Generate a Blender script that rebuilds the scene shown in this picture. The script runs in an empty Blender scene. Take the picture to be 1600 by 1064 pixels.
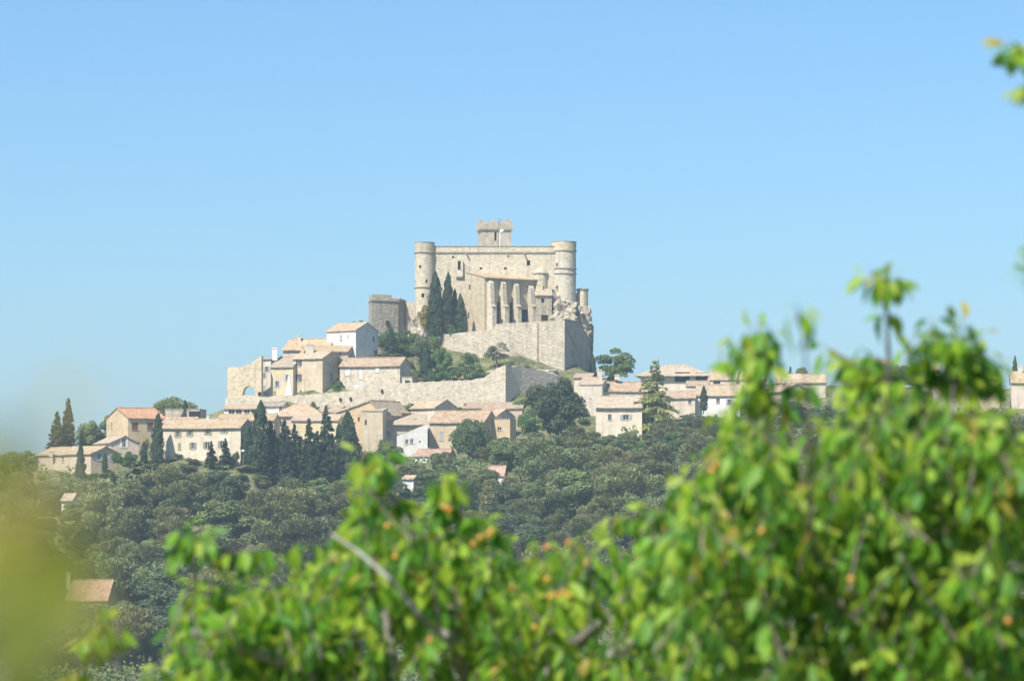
import bpy, math, random
import numpy as np
from mathutils import Vector, Matrix, noise
R = math.radians
rng = random.Random(7)
nr = np.random.default_rng(11)
scene = bpy.context.scene
col = scene.collection

# ------------------------------------------------------------------ camera
F, HZ = 5400.0, 820.0            # focal length in photo pixels (1600 wide), horizon row
cam_d = bpy.data.cameras.new('camera')
cam = bpy.data.objects.new('camera', cam_d); col.objects.link(cam)
cam.location = (0, 0, 0); cam.rotation_euler = (R(90), 0, 0)
cam_d.sensor_width = 36.0; cam_d.lens = 36.0 * F / 1600.0
cam_d.shift_y = (HZ - 532.0) / 1600.0
cam_d.clip_start = 0.05; cam_d.clip_end = 12000
cam_d.dof.use_dof = True; cam_d.dof.focus_distance = 870.0; cam_d.dof.aperture_fstop = 3.4
scene.camera = cam

# ------------------------------------------------------------------ sky, sun, exposure
SUN = Vector((-0.37, -0.53, 0.765)).normalized()
world = bpy.data.worlds.new('World'); scene.world = world; world.use_nodes = True
wn = world.node_tree.nodes; wl = world.node_tree.links
bg = wn['Background']; sky = wn.new('ShaderNodeTexSky')
sky.sky_type = 'NISHITA'; sky.sun_disc = False
sky.sun_elevation = math.asin(SUN.z); sky.sun_rotation = math.atan2(SUN.x, SUN.y) % (2 * math.pi)
sky.air_density = 0.95; sky.dust_density = 1.15; sky.ozone_density = 10.0; sky.altitude = 0
wbal = wn.new('ShaderNodeMixRGB'); wbal.blend_type = 'MULTIPLY'; wbal.inputs[0].default_value = 1; wbal.inputs[2].default_value = (.96, 1.03, .97, 1)   # camera white balance
wl.new(sky.outputs[0], wbal.inputs[1]); wl.new(wbal.outputs[0], bg.inputs[0]); bg.inputs[1].default_value = 0.110
sun_d = bpy.data.lights.new('sun', 'SUN'); sun_d.energy = 4.7; sun_d.angle = R(0.53); sun_d.color = (1.0, 0.955, 0.88)
sun = bpy.data.objects.new('sun', sun_d); col.objects.link(sun)
sun.rotation_euler = SUN.to_track_quat('Z', 'Y').to_euler(); sun.location = (-200, -300, 600)
vs = scene.view_settings
vs.view_transform = 'Standard'; vs.look = 'None'; vs.gamma = 1.0; vs.exposure = 0.62; vs.use_curve_mapping = False
scene.render.engine = 'CYCLES'
cy = scene.cycles
cy.use_denoising = True
try: cy.denoiser = 'OPENIMAGEDENOISE'
except Exception: pass
cy.max_bounces = 6; cy.diffuse_bounces = 3; cy.transmission_bounces = 4; cy.volume_bounces = 1; cy.transparent_max_bounces = 8

# ------------------------------------------------------------------ helpers
def X(px, Y): return (px - 800.0) / F * Y
def Z(py, Y): return (HZ - py) / F * Y
def wp(px, py, Y): return Vector((X(px, Y), Y, Z(py, Y)))
ORG = {}
def org(o): return ORG.get(o.name, Vector((0, 0, 0)))
def tag(o, label=None, cat=None, group=None, kind=None):
    if label: o['label'] = label
    if cat: o['category'] = cat
    if group: o['group'] = group
    if kind: o['kind'] = kind
    return o
def thing(name, loc, label, cat, group=None):
    o = bpy.data.objects.new(name, None); col.objects.link(o)
    o.empty_display_size = 0.5; o.location = loc; ORG[o.name] = Vector(loc)
    return tag(o, label, cat, group)
class MB:
    def __init__(s): s.v = []; s.f = []
    def face(s, pts):
        n = len(s.v); s.v += [tuple(p) for p in pts]; s.f.append(tuple(range(n, n + len(pts))))
    def hexa(s, b, t):                       # bottom ring / top ring of equal length
        n = len(s.v); k = len(b); s.v += [tuple(p) for p in b] + [tuple(p) for p in t]
        s.f.append(tuple(range(n + k - 1, n - 1, -1))); s.f.append(tuple(range(n + k, n + 2 * k)))
        for i in range(k):
            j = (i + 1) % k; s.f.append((n + i, n + j, n + k + j, n + k + i))
    def box(s, o, U, V, W):                  # corner + three edge vectors
        o = Vector(o); s.hexa([o, o + U, o + U + V, o + V], [o + W, o + U + W, o + U + V + W, o + V + W])
    def tube(s, pts, rads, k=6):
        pts = [Vector(p) for p in pts]; n0 = len(s.v)
        for i, p in enumerate(pts):
            d = (pts[min(i + 1, len(pts) - 1)] - pts[max(i - 1, 0)]).normalized()
            a = d.cross(Vector((0.31, 0.2, 0.93))); a = a.normalized() if a.length > 1e-3 else Vector((1, 0, 0)); b = d.cross(a)
            for q in range(k):
                t = 2 * math.pi * q / k; s.v.append(tuple(p + (a * math.cos(t) + b * math.sin(t)) * rads[i]))
        for i in range(len(pts) - 1):
            for q in range(k):
                r = (q + 1) % k; s.f.append((n0 + i * k + q, n0 + i * k + r, n0 + (i + 1) * k + r, n0 + (i + 1) * k + q))
        s.f.append(tuple(range(n0 + k - 1, n0 - 1, -1))); e = n0 + (len(pts) - 1) * k; s.f.append(tuple(range(e, e + k)))
    def lathe(s, c, prof, k=32):             # prof: list of (radius, z)
        n0 = len(s.v); c = Vector(c)
        for r, z in prof:
            for q in range(k):
                t = 2 * math.pi * q / k; s.v.append((c.x + r * math.cos(t), c.y + r * math.sin(t), z))
        for i in range(len(prof) - 1):
            for q in range(k):
                r = (q + 1) % k; s.f.append((n0 + i * k + q, n0 + i * k + r, n0 + (i + 1) * k + r, n0 + (i + 1) * k + q))
        s.f.append(tuple(range(n0 + k - 1, n0 - 1, -1))); e = n0 + (len(prof) - 1) * k; s.f.append(tuple(range(e, e + k)))
    def build(s, name, m, parent=None, smooth=False):
        me = bpy.data.meshes.new(name); o0 = org(parent) if parent else Vector((0, 0, 0))
        me.from_pydata([(a - o0.x, b - o0.y, c - o0.z) for a, b, c in s.v], [], s.f)
        me.materials.append(M[m] if isinstance(m, str) else m)
        if smooth:
            me.shade_smooth() if hasattr(me, 'shade_smooth') else None
        o = bpy.data.objects.new(name, me); col.objects.link(o)
        if parent: o.parent = parent; ORG[o.name] = o0
        return o

# ------------------------------------------------------------------ materials
M = {}
def new_mat(name):
    m = bpy.data.materials.new(name); m.use_nodes = True; nt = m.node_tree
    return m, nt, nt.nodes, nt.links, nt.nodes['Principled BSDF']
def surf(name, c, c2=None, c3=None, scale=1.2, fine=7.0, rough=0.9, bump=0.3, spec=0.2, stretch=(1, 1, 1), cells=None, streak=.3):
    """mottled mineral surface: two noises choose between three colours, small cells vary stone by stone"""
    m, nt, n, l, p = new_mat(name)
    c2 = c2 or tuple(x * 0.78 for x in c); c3 = c3 or tuple(min(1, x * 1.12) for x in c)
    tc = n.new('ShaderNodeTexCoord'); mp = n.new('ShaderNodeMapping'); mp.inputs['Scale'].default_value = stretch
    l.new(tc.outputs['Object'], mp.inputs[0])
    n1 = n.new('ShaderNodeTexNoise'); n1.inputs['Scale'].default_value = scale * 0.25; n1.inputs['Detail'].default_value = 6; n1.inputs['Roughness'].default_value = 0.65
    n2 = n.new('ShaderNodeTexNoise'); n2.inputs['Scale'].default_value = scale; n2.inputs['Detail'].default_value = 5; n2.inputs['Roughness'].default_value = 0.7
    l.new(mp.outputs[0], n1.inputs[0]); l.new(mp.outputs[0], n2.inputs[0])
    r1 = n.new('ShaderNodeMapRange'); r1.inputs[1].default_value = 0.35; r1.inputs[2].default_value = 0.65; l.new(n1.outputs[0], r1.inputs[0])
    r2 = n.new('ShaderNodeMapRange'); r2.inputs[1].default_value = 0.42; r2.inputs[2].default_value = 0.7; l.new(n2.outputs[0], r2.inputs[0])
    a = n.new('ShaderNodeMixRGB'); a.inputs[1].default_value = (*c2, 1); a.inputs[2].default_value = (*c, 1); l.new(r1.outputs[0], a.inputs[0])
    b = n.new('ShaderNodeMixRGB'); b.inputs[2].default_value = (*c3, 1); l.new(r2.outputs[0], b.inputs[0]); l.new(a.outputs[0], b.inputs[1])
    out = b.outputs[0]
    vo = n.new('ShaderNodeTexVoronoi'); vo.inputs['Scale'].default_value = cells or fine * 0.35
    l.new(mp.outputs[0], vo.inputs[0])
    hs = n.new('ShaderNodeSeparateColor'); l.new(vo.outputs['Color'], hs.inputs[0])
    rr = n.new('ShaderNodeMapRange'); rr.inputs[3].default_value = 0.88 if cells else 0.95; rr.inputs[4].default_value = 1.08 if cells else 1.04; l.new(hs.outputs[0], rr.inputs[0])
    mu = n.new('ShaderNodeVectorMath'); mu.operation = 'SCALE'; l.new(out, mu.inputs[0]); l.new(rr.outputs[0], mu.inputs['Scale'])
    ms_ = n.new('ShaderNodeMapping'); ms_.inputs['Scale'].default_value = (.9, .9, .11); l.new(tc.outputs['Object'], ms_.inputs[0])
    ns_ = n.new('ShaderNodeTexNoise'); ns_.inputs['Scale'].default_value = 1.0; ns_.inputs['Detail'].default_value = 5; ns_.inputs['Roughness'].default_value = .7; l.new(ms_.outputs[0], ns_.inputs[0])
    rs_ = n.new('ShaderNodeMapRange'); rs_.inputs[1].default_value = .52; rs_.inputs[2].default_value = .74; rs_.inputs[3].default_value = 1.0; rs_.inputs[4].default_value = 1 - streak; l.new(ns_.outputs[0], rs_.inputs[0])
    oi_ = n.new('ShaderNodeObjectInfo'); hv_ = n.new('ShaderNodeHueSaturation'); l.new(mu.outputs[0], hv_.inputs['Color'])     # each wall or roof has aged a little differently
    ra_ = n.new('ShaderNodeMapRange'); ra_.inputs[3].default_value = .88; ra_.inputs[4].default_value = 1.08; l.new(oi_.outputs['Random'], ra_.inputs[0]); l.new(ra_.outputs[0], hv_.inputs['Value'])
    wn2 = n.new('ShaderNodeTexWhiteNoise'); wn2.noise_dimensions = '1D'; l.new(oi_.outputs['Random'], wn2.inputs['W'])
    rb_ = n.new('ShaderNodeMapRange'); rb_.inputs[3].default_value = .95; rb_.inputs[4].default_value = 1.25; l.new(wn2.outputs[0], rb_.inputs[0]); l.new(rb_.outputs[0], hv_.inputs['Saturation'])
    m2_ = n.new('ShaderNodeVectorMath'); m2_.operation = 'SCALE'; l.new(hv_.outputs[0], m2_.inputs[0]); l.new(rs_.outputs[0], m2_.inputs['Scale'])
    l.new(m2_.outputs[0], p.inputs['Base Color'])
    p.inputs['Roughness'].default_value = rough; p.inputs['Specular IOR Level'].default_value = spec
    if bump:
        n3 = n.new('ShaderNodeTexNoise'); n3.inputs['Scale'].default_value = fine; n3.inputs['Detail'].default_value = 3
        l.new(mp.outputs[0], n3.inputs[0])
        ad = n.new('ShaderNodeMath'); ad.operation = 'ADD'; l.new(n3.outputs[0], ad.inputs[0]); l.new(vo.outputs['Distance'], ad.inputs[1])
        bp = n.new('ShaderNodeBump'); bp.inputs['Strength'].default_value = bump; bp.inputs['Distance'].default_value = 0.25
        l.new(ad.outputs[0], bp.inputs['Height']); l.new(bp.outputs[0], p.inputs['Normal'])
    M[name] = m; return m
def plain(name, c, rough=0.6, spec=0.4, metal=0):
    m, nt, n, l, p = new_mat(name); p.inputs['Base Color'].default_value = (*c, 1); p.inputs['Roughness'].default_value = rough
    p.inputs['Specular IOR Level'].default_value = spec; p.inputs['Metallic'].default_value = metal
    nz = n.new('ShaderNodeTexNoise'); nz.inputs['Scale'].default_value = 6; tc = n.new('ShaderNodeTexCoord'); l.new(tc.outputs['Object'], nz.inputs[0])
    mx = n.new('ShaderNodeMixRGB'); mx.inputs[1].default_value = (*[x * 0.85 for x in c], 1); mx.inputs[2].default_value = (*c, 1)
    l.new(nz.outputs[0], mx.inputs[0]); l.new(mx.outputs[0], p.inputs['Base Color'])
    M[name] = m; return m
surf('castle_stone', (.55, .47, .335), (.455, .38, .26), (.60, .525, .395), scale=0.9, fine=5, bump=.35, cells=1.7, stretch=(1, 1, 1.5), streak=.42)
surf('tower_stone', (.56, .485, .365), (.47, .395, .285), (.61, .545, .43), scale=0.9, fine=5, bump=.25, cells=1.7, stretch=(1, 1, 1.5), streak=.42)
surf('keep_stone', (.47, .41, .32), (.38, .325, .25), (.53, .47, .375), scale=1.0, fine=5, bump=.3, cells=1.7, stretch=(1, 1, 1.5), streak=.42)
surf('bastion_stone', (.53, .455, .345), (.42, .355, .265), (.595, .525, .415), scale=0.8, fine=4, bump=.45, cells=1.5, stretch=(1, 1, 1.4), streak=.42)
surf('grey_shade_stone', (.41, .355, .27), (.32, .275, .205), (.48, .42, .325), scale=0.9, fine=4.5, bump=.45, cells=1.6, stretch=(1, 1, 1.4), streak=.42)  # grey stone, its darker tone also painting shade on annex and terrace side
surf('rampart_stone', (.66, .555, .40), (.55, .455, .32), (.72, .62, .47), scale=0.9, fine=3.5, bump=.35, cells=1.4)
surf('rock', (.42, .36, .27), (.24, .20, .15), (.52, .455, .355), scale=0.6, fine=2.2, bump=.9, cells=.8)
surf('coping', (.34, .295, .24), scale=1.5, fine=6, bump=.2)
surf('plaster_white', (.74, .70, .64), (.65, .60, .54), (.78, .755, .70), scale=.6, fine=3, bump=.08)
surf('plaster_cream', (.645, .565, .44), (.55, .465, .36), (.69, .61, .50), scale=.6, fine=3, bump=.1)
surf('plaster_yellow', (.60, .51, .345), (.52, .43, .28), (.65, .57, .41), scale=.6, fine=3, bump=.1)
surf('plaster_tan', (.55, .45, .315), (.47, .375, .255), (.60, .505, .37), scale=.6, fine=3, bump=.1)
surf('plaster_orange', (.55, .415, .275), (.47, .345, .225), (.60, .475, .34), scale=.6, fine=3, bump=.1)
surf('plaster_pink', (.62, .51, .405), (.54, .435, .335), (.66, .565, .46), scale=.6, fine=3, bump=.1)
surf('plaster_grey', (.46, .405, .33), (.38, .33, .265), (.52, .465, .385), scale=.7, fine=3, bump=.15)
surf('rubble_wall', (.54, .47, .365), (.42, .36, .275), (.60, .54, .44), scale=.9, fine=4, bump=.4, cells=1.6)
T = dict(scale=1.6, fine=9, bump=.6, cells=2.2)
surf('tile_tan', (.48, .375, .26), (.365, .27, .18), (.57, .475, .35), **T)
surf('tile_pink', (.475, .36, .255), (.345, .245, .17), (.57, .465, .35), **T)
surf('tile_orange', (.50, .31, .215), (.39, .225, .15), (.57, .42, .31), **T)
surf('tile_grey', (.42, .345, .26), (.32, .26, .195), (.50, .425, .33), **T)
surf('dead_leaf', (.36, .30, .22), scale=2, bump=.2)
surf('bark', (.21, .17, .13), (.13, .10, .08), (.30, .26, .21), scale=6, fine=30, bump=.5, stretch=(1, 1, .3))
surf('bark_grey', (.34, .32, .285), (.20, .185, .165), (.38, .36, .33), scale=9, fine=60, bump=.3, stretch=(1, 1, .4))
plain('glass', (.025, .028, .035), .12, .6)
plain('opening', (.03, .028, .026), .9, .1)
plain('frame_white', (.72, .70, .66)); plain('shutter_olive', (.27, .265, .14)); plain('shutter_brown', (.20, .075, .045))
plain('shutter_dark', (.10, .065, .05)); plain('shutter_blue', (.40, .46, .55)); plain('shutter_white', (.76, .75, .72)); plain('shutter_grey', (.36, .36, .33))
plain('wood_dark', (.10, .07, .05)); plain('metal_white', (.82, .82, .82), .35); plain('metal_grey', (.22, .22, .22), .5)
plain('memorial_stone', (.70, .61, .56), .7)

def foliage(name, c, c2, trans=.25, vary=.25, rough=.6, spec=.25):
    m, nt, n, l, p = new_mat(name)
    tc = n.new('ShaderNodeTexCoord'); nz = n.new('ShaderNodeTexNoise'); nz.inputs['Scale'].default_value = .55; nz.inputs['Detail'].default_value = 4
    l.new(tc.outputs['Object'], nz.inputs[0])
    mr = n.new('ShaderNodeMapRange'); mr.inputs[1].default_value = .35; mr.inputs[2].default_value = .65; l.new(nz.outputs[0], mr.inputs[0])
    mx = n.new('ShaderNodeMixRGB'); mx.inputs[1].default_value = (*c, 1); mx.inputs[2].default_value = (*c2, 1); l.new(mr.outputs[0], mx.inputs[0])
    oi = n.new('ShaderNodeObjectInfo'); hv = n.new('ShaderNodeHueSaturation'); l.new(mx.outputs[0], hv.inputs['Color'])
    h = n.new('ShaderNodeMapRange'); h.inputs[3].default_value = .5 - .05 * vary * 2; h.inputs[4].default_value = .5 + .03 * vary * 2; l.new(oi.outputs['Random'], h.inputs[0]); l.new(h.outputs[0], hv.inputs['Hue'])
    wn_ = n.new('ShaderNodeTexWhiteNoise'); wn_.noise_dimensions = '1D'; l.new(oi.outputs['Random'], wn_.inputs['W'])
    v = n.new('ShaderNodeMapRange'); v.inputs[3].default_value = 1 - vary; v.inputs[4].default_value = 1 + vary; l.new(wn_.outputs[0], v.inputs[0]); l.new(v.outputs[0], hv.inputs['Value'])
    l.new(hv.outputs[0], p.inputs['Base Color']); p.inputs['Roughness'].default_value = rough; p.inputs['Specular IOR Level'].default_value = spec
    tr = n.new('ShaderNodeBsdfTranslucent'); l.new(hv.outputs[0], tr.inputs[0]); ms = n.new('ShaderNodeMixShader'); ms.inputs[0].default_value = trans
    l.new(p.outputs[0], ms.inputs[1]); l.new(tr.outputs[0], ms.inputs[2]); l.new(ms.outputs[0], n['Material Output'].inputs[0])
    M[name] = m; return m
foliage('leaf_pine', (.185, .205, .076), (.255, .265, .100), vary=.32)
foliage('leaf_dark', (.072, .104, .042), (.112, .140, .055), vary=.2)
foliage('leaf_oak', (.125, .172, .056), (.182, .225, .075), vary=.3)
foliage('leaf_cypress', (.034, .060, .026), (.058, .090, .036), vary=.15)
foliage('leaf_bronze', (.150, .118, .042), (.105, .100, .036), vary=.1)
foliage('leaf_cedar', (.22, .25, .055), (.32, .31, .075), vary=.05)
foliage('leaf_green', (.105, .175, .045), (.145, .205, .058), vary=.2)
foliage('leaf_bright', (.085, .165, .030), (.125, .205, .040), vary=.15)
foliage('leaf_olive', (.135, .150, .075), (.165, .170, .085), vary=.15)
foliage('leaf_yellow', (.28, .22, .06), (.22, .20, .055), vary=.1)
foliage('leaf_dry', (.26, .215, .145), (.30, .25, .18), vary=.05)

def leaf_mat(name, trans, rough, spec):
    m, nt, n, l, p = new_mat(name)
    at = n.new('ShaderNodeAttribute'); at.attribute_name = 'tint'
    l.new(at.outputs['Color'], p.inputs['Base Color']); p.inputs['Roughness'].default_value = rough; p.inputs['Specular IOR Level'].default_value = spec
    hv = n.new('ShaderNodeHueSaturation'); hv.inputs['Saturation'].default_value = 1.05; hv.inputs['Value'].default_value = 1.7; hv.inputs['Hue'].default_value = .485
    l.new(at.outputs['Color'], hv.inputs['Color'])
    tr = n.new('ShaderNodeBsdfTranslucent'); l.new(hv.outputs[0], tr.inputs[0]); ms = n.new('ShaderNodeMixShader'); ms.inputs[0].default_value = trans
    l.new(p.outputs[0], ms.inputs[1]); l.new(tr.outputs[0], ms.inputs[2]); l.new(ms.outputs[0], n['Material Output'].inputs[0])
    M[name] = m
leaf_mat('cherry_leaf', .42, .5, .32)
plain('cherry_fruit', (.66, .36, .05), .3, .5); plain('cherry_fruit_red', (.64, .24, .05), .3, .5)

# ------------------------------------------------------------------ walls with real openings
CTRL = []           # terrain control points (x, y, z)
FOOT = []           # footprints kept free of trees (x, y, r)
def wall_grid(mb, f, u0, u1, v0, v1, holes, reveal, du=None):
    us = {u0, u1}; vsn = {v0, v1}; hs = []
    for (a, b, c, d) in holes:
        a, b, c, d = max(a, u0 + .05), min(b, u1 - .05), max(c, v0 + .05), min(d, v1 - .05)
        if b - a > .05 and d - c > .05: hs.append((a, b, c, d)); us |= {a, b}; vsn |= {c, d}
    if du:
        k = max(1, int(round((u1 - u0) / du)))
        us |= {u0 + (u1 - u0) * i / k for i in range(k + 1)}
    us, vl = sorted(us), sorted(vsn)
    for i in range(len(us) - 1):
        if us[i + 1] - us[i] < 1e-6: continue
        for j in range(len(vl) - 1):
            cu, cv = (us[i] + us[i + 1]) / 2, (vl[j] + vl[j + 1]) / 2
            if any(a < cu < b and c < cv < d for a, b, c, d in hs): continue
            mb.face([f(us[i], vl[j], 0), f(us[i + 1], vl[j], 0), f(us[i + 1], vl[j + 1], 0), f(us[i], vl[j + 1], 0)])
    for a, b, c, d in hs:
        q = [(a, c), (b, c), (b, d), (a, d)]
        for k in range(4):
            (ua, va), (ub, vb) = q[k], q[(k + 1) % 4]
            mb.face([f(ua, va, 0), f(ub, vb, 0), f(ub, vb, reveal), f(ua, va, reveal)])
    return hs
def window_parts(f, h, parent, reveal, shut=None, glass='glass', frame='frame_white', name='window'):
    a, b, c, d = h
    mb = MB(); mb.hexa([f(a - .03, c - .03, reveal + .12), f(b + .03, c - .03, reveal + .12), f(b + .03, c - .03, reveal), f(a - .03, c - .03, reveal)],
                       [f(a - .03, d + .03, reveal + .12), f(b + .03, d + .03, reveal + .12), f(b + .03, d + .03, reveal), f(a - .03, d + .03, reveal)])
    w = mb.build(name, glass, parent)
    if frame and b - a > .5:
        mb = MB(); t = .07; r0, r1 = reveal - .05, reveal - .004
        def bar(ua, ub, va, vb):
            mb.hexa([f(ua, va, r0), f(ub, va, r0), f(ub, va, r1), f(ua, va, r1)], [f(ua, vb, r0), f(ub, vb, r0), f(ub, vb, r1), f(ua, vb, r1)])
        bar(a, a + t, c, d); bar(b - t, b, c, d); bar(a + t, b - t, c, c + t); bar(a + t, b - t, d - t, d); bar((a + b) / 2 - t / 2, (a + b) / 2 + t / 2, c + t, d - t)
        mb.build('frame', frame, w)
        mb = MB(); mb.hexa([f(a - .12, c - .12, -.10), f(b + .12, c - .12, -.10), f(b + .12, c - .12, -.004), f(a - .12, c - .12, -.004)], [f(a - .12, c - .01, -.10), f(b + .12, c - .01, -.10), f(b + .12, c - .01, -.004), f(a - .12, c - .01, -.004)])
        mb.build('sill', 'coping' if reveal > 0 else 'frame_white', w)
    if shut:
        half = (b - a) / 2
        closed = shut.startswith('closed:'); mt = shut.split(':')[-1]
        for s in (0, 1):
            if closed: ua, ub = (a + .02, a + half - .01) if s == 0 else (a + half + .01, b - .02)
            else: ua, ub = (a - half - .03, a - .04) if s == 0 else (b + .04, b + half + .03)
            d0, d1 = (reveal - .10, reveal - .06) if closed else (-.06, -.012)
            m2 = MB(); m2.hexa([f(ua, c, d0), f(ub, c, d0), f(ub, c, d1), f(ua, c, d1)], [f(ua, d, d0), f(ub, d, d0), f(ub, d, d1), f(ua, d, d1)])
            m2.build('shutter', mt, w)
    return w
def slab(mb, poly, t):                       # sloped slab: polygon extruded straight down by t
    if len(poly) != 4: mb.hexa([p - Vector((0, 0, t)) for p in poly], poly); return
    a, b, c, e = poly; nu = max(2, min(16, int((b - a).length / 1.1))); nv = max(2, min(8, int((e - a).length / 1.1))); n0 = len(mb.v)
    for j in range(nv + 1):
        for i in range(nu + 1):
            u, v = i / nu, j / nv; p = a.lerp(b, u).lerp(e.lerp(c, u), v)
            mb.v.append((p.x, p.y, p.z + rng.uniform(-.05, .03) - .07 * math.sin(u * math.pi)))
    g = lambda i, j: n0 + j * (nu + 1) + i
    for j in range(nv):
        for i in range(nu): mb.f.append((g(i, j), g(i + 1, j), g(i + 1, j + 1), g(i, j + 1)))
    rim = [g(i, 0) for i in range(nu + 1)] + [g(nu, j) for j in range(1, nv + 1)] + [g(i, nv) for i in range(nu - 1, -1, -1)] + [g(0, j) for j in range(nv - 1, 0, -1)]
    n1 = len(mb.v)
    for q in rim: x_, y_, z_ = mb.v[q]; mb.v.append((x_, y_, z_ - t))
    k = len(rim); mb.f.append(tuple(range(n1 + k - 1, n1 - 1, -1)))
    for i in range(k): mb.f.append((rim[i], n1 + i, n1 + (i + 1) % k, rim[(i + 1) % k]))

def house(label, ax, Y, bx, yaw, base, eave, D, roof='eave', rise=1.6, wall='plaster_cream', tile='tile_tan', wins=(), chim=(), ov=.45, og=.2, rf=.5,
          name='house', cat='house', deep=5.0, t=.2, group=None, floor_ctrl=True):
    a = R(yaw); d = Vector((math.cos(a), math.sin(a), 0)); n = Vector((-math.sin(a), math.cos(a), 0)); up = Vector((0, 0, 1))
    A = Vector((X(ax, Y), Y, 0)); u1 = (bx - 800) / F
    W = (u1 * A.y - A.x) / (d.x - u1 * d.y)
    zb, ze = Z(base, Y), Z(eave, Y)
    root = thing(name, (A.x, A.y, zb), label, cat, group)
    P = lambda u, w, z: A + d * u + n * w + up * z
    faces = {'F': (lambda u, v, q: P(u, q, v), W, A, d), 'R': (lambda u, v, q: P(W - q, u, v), D, A + d * W, n),
             'L': (lambda u, v, q: P(q, u, v), D, A, n), 'B': (lambda u, v, q: P(u, D - q, v), W, None, None)}
    mb = MB(); todo = []
    for key, (f, LEN, O, dr) in faces.items():
        hs = []
        for wn_ in wins:
            if wn_[0] != key: continue
            _, px, py, ww, hh = wn_[:5]; uu = (px - 800) / F
            c = (uu * O.y - O.x) / (dr.x - uu * dr.y); yy = O.y + dr.y * c; zz = Z(py, yy)
            h = (c - ww / 2, c + ww / 2, zz - hh / 2, zz + hh / 2)
            rest = wn_[5:]
            if h[3] > ze - .05 or h[0] < .05 or h[1] > LEN - .05:
                if key != 'B': todo.append((f, h, -.03, rest))
            else:
                hs.append(h); todo.append((f, h, .18, rest))
        wall_grid(mb, f, 0, LEN, zb - deep, ze, hs, .18)
    rz = ze + rise
    roofmb = MB()
    if roof == 'eave':
        rw = D * rf
        for u in (0, W): mb.face([P(u, 0, ze), P(u, D, ze), P(u, rw, rz)])
        s1, s2 = rise / rw, rise / (D - rw)
        lift = t * .9
        slab(roofmb, [P(-og, -ov, ze - s1 * ov + lift), P(W + og, -ov, ze - s1 * ov + lift), P(W + og, rw, rz + lift), P(-og, rw, rz + lift)], t)
        slab(roofmb, [P(-og, rw, rz + lift), P(W + og, rw, rz + lift), P(W + og, D + ov, ze - s2 * ov + lift), P(-og, D + ov, ze - s2 * ov + lift)], t)
        roofmb.tube([P(-og, rw, rz + lift), P(W + og, rw, rz + lift)], [.13, .13], 6)
    elif roof == 'gable':
        ru = W * rf
        for w in (0, D): mb.face([P(0, w, ze), P(W, w, ze), P(ru, w, rz)])
        s1, s2 = rise / ru, rise / (W - ru); lift = t * .9
        slab(roofmb, [P(-ov, -og, ze - s1 * ov + lift), P(ru, -og, rz + lift), P(ru, D + og, rz + lift), P(-ov, D + og, ze - s1 * ov + lift)], t)
        slab(roofmb, [P(ru, -og, rz + lift), P(W + ov, -og, ze - s2 * ov + lift), P(W + ov, D + og, ze - s2 * ov + lift), P(ru, D + og, rz + lift)], t)
        roofmb.tube([P(ru, -og, rz + lift), P(ru, D + og, rz + lift)], [.13, .13], 6)
    elif roof == 'shed':
        for u in (0, W): mb.face([P(u, 0, ze), P(u, D, ze), P(u, D, rz)])
        mb.face([P(0, D, ze), P(W, D, ze), P(W, D, rz), P(0, D, rz)]); s1 = rise / D; lift = t * .9
        slab(roofmb, [P(-og, -ov, ze - s1 * ov + lift), P(W + og, -ov, ze - s1 * ov + lift), P(W + og, D + .1, rz + s1 * .1 + lift), P(-og, D + .1, rz + s1 * .1 + lift)], t)
    elif roof == 'shedu':                    # slopes along the facade: high on the right
        for w in (0, D): mb.face([P(0, w, ze), P(W, w, ze), P(W, w, rz)])
        mb.face([P(W, 0, ze), P(W, D, ze), P(W, D, rz), P(W, 0, rz)]); s1 = rise / W; lift = t * .9
        slab(roofmb, [P(-ov, -og, ze - s1 * ov + lift), P(W + .1, -og, rz + s1 * .1 + lift), P(W + .1, D + og, rz + s1 * .1 + lift), P(-ov, D + og, ze - s1 * ov + lift)], t)
    elif roof == 'hip':
        r = min(W, D) / 2; s = rise / r; e = ze - s * ov + .18; o = ov
        c = [P(-o, -o, e), P(W + o, -o, e), P(W + o, D + o, e), P(-o, D + o, e)]
        if W >= D: ra, rb = P(r, D / 2, rz + .18), P(W - r, D / 2, rz + .18); pol = [[c[0], c[1], rb, ra], [c[1], c[2], rb], [c[2], c[3], ra, rb], [c[3], c[0], ra]]
        else: ra, rb = P(W / 2, r, rz + .18), P(W / 2, D - r, rz + .18); pol = [[c[0], c[1], ra], [c[1], c[2], rb, ra], [c[2], c[3], rb], [c[3], c[0], ra, rb]]
        for q in pol: slab(roofmb, q, t)
    elif roof == 'flat':
        mb.face([P(0, 0, ze - .3), P(W, 0, ze - .3), P(W, D, ze - .3), P(0, D, ze - .3)])
        for (q0, q1, q2, q3) in ((0 - .08, W + .08, -.08, .3), (0 - .08, W + .08, D - .3, D + .08)):
            roofmb.box(P(q0, q2, ze), d * (q1 - q0), n * (q3 - q2), up * .18)
        for q in (-.08, W - .3): roofmb.box(P(q, .3, ze), d * .38, n * (D - .6), up * .18)
    wl_ = mb.build('wall', wall, root)
    ro = roofmb.build('roof', tile, root)
    for f, h, rev, rest in todo:
        sh = rest[0] if rest else None; nm = rest[1] if len(rest) > 1 else 'window'
        gl = rest[2] if len(rest) > 2 else 'glass'
        window_parts(f, h, root, rev, sh, gl, 'frame_white' if gl == 'glass' else None, nm)
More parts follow.
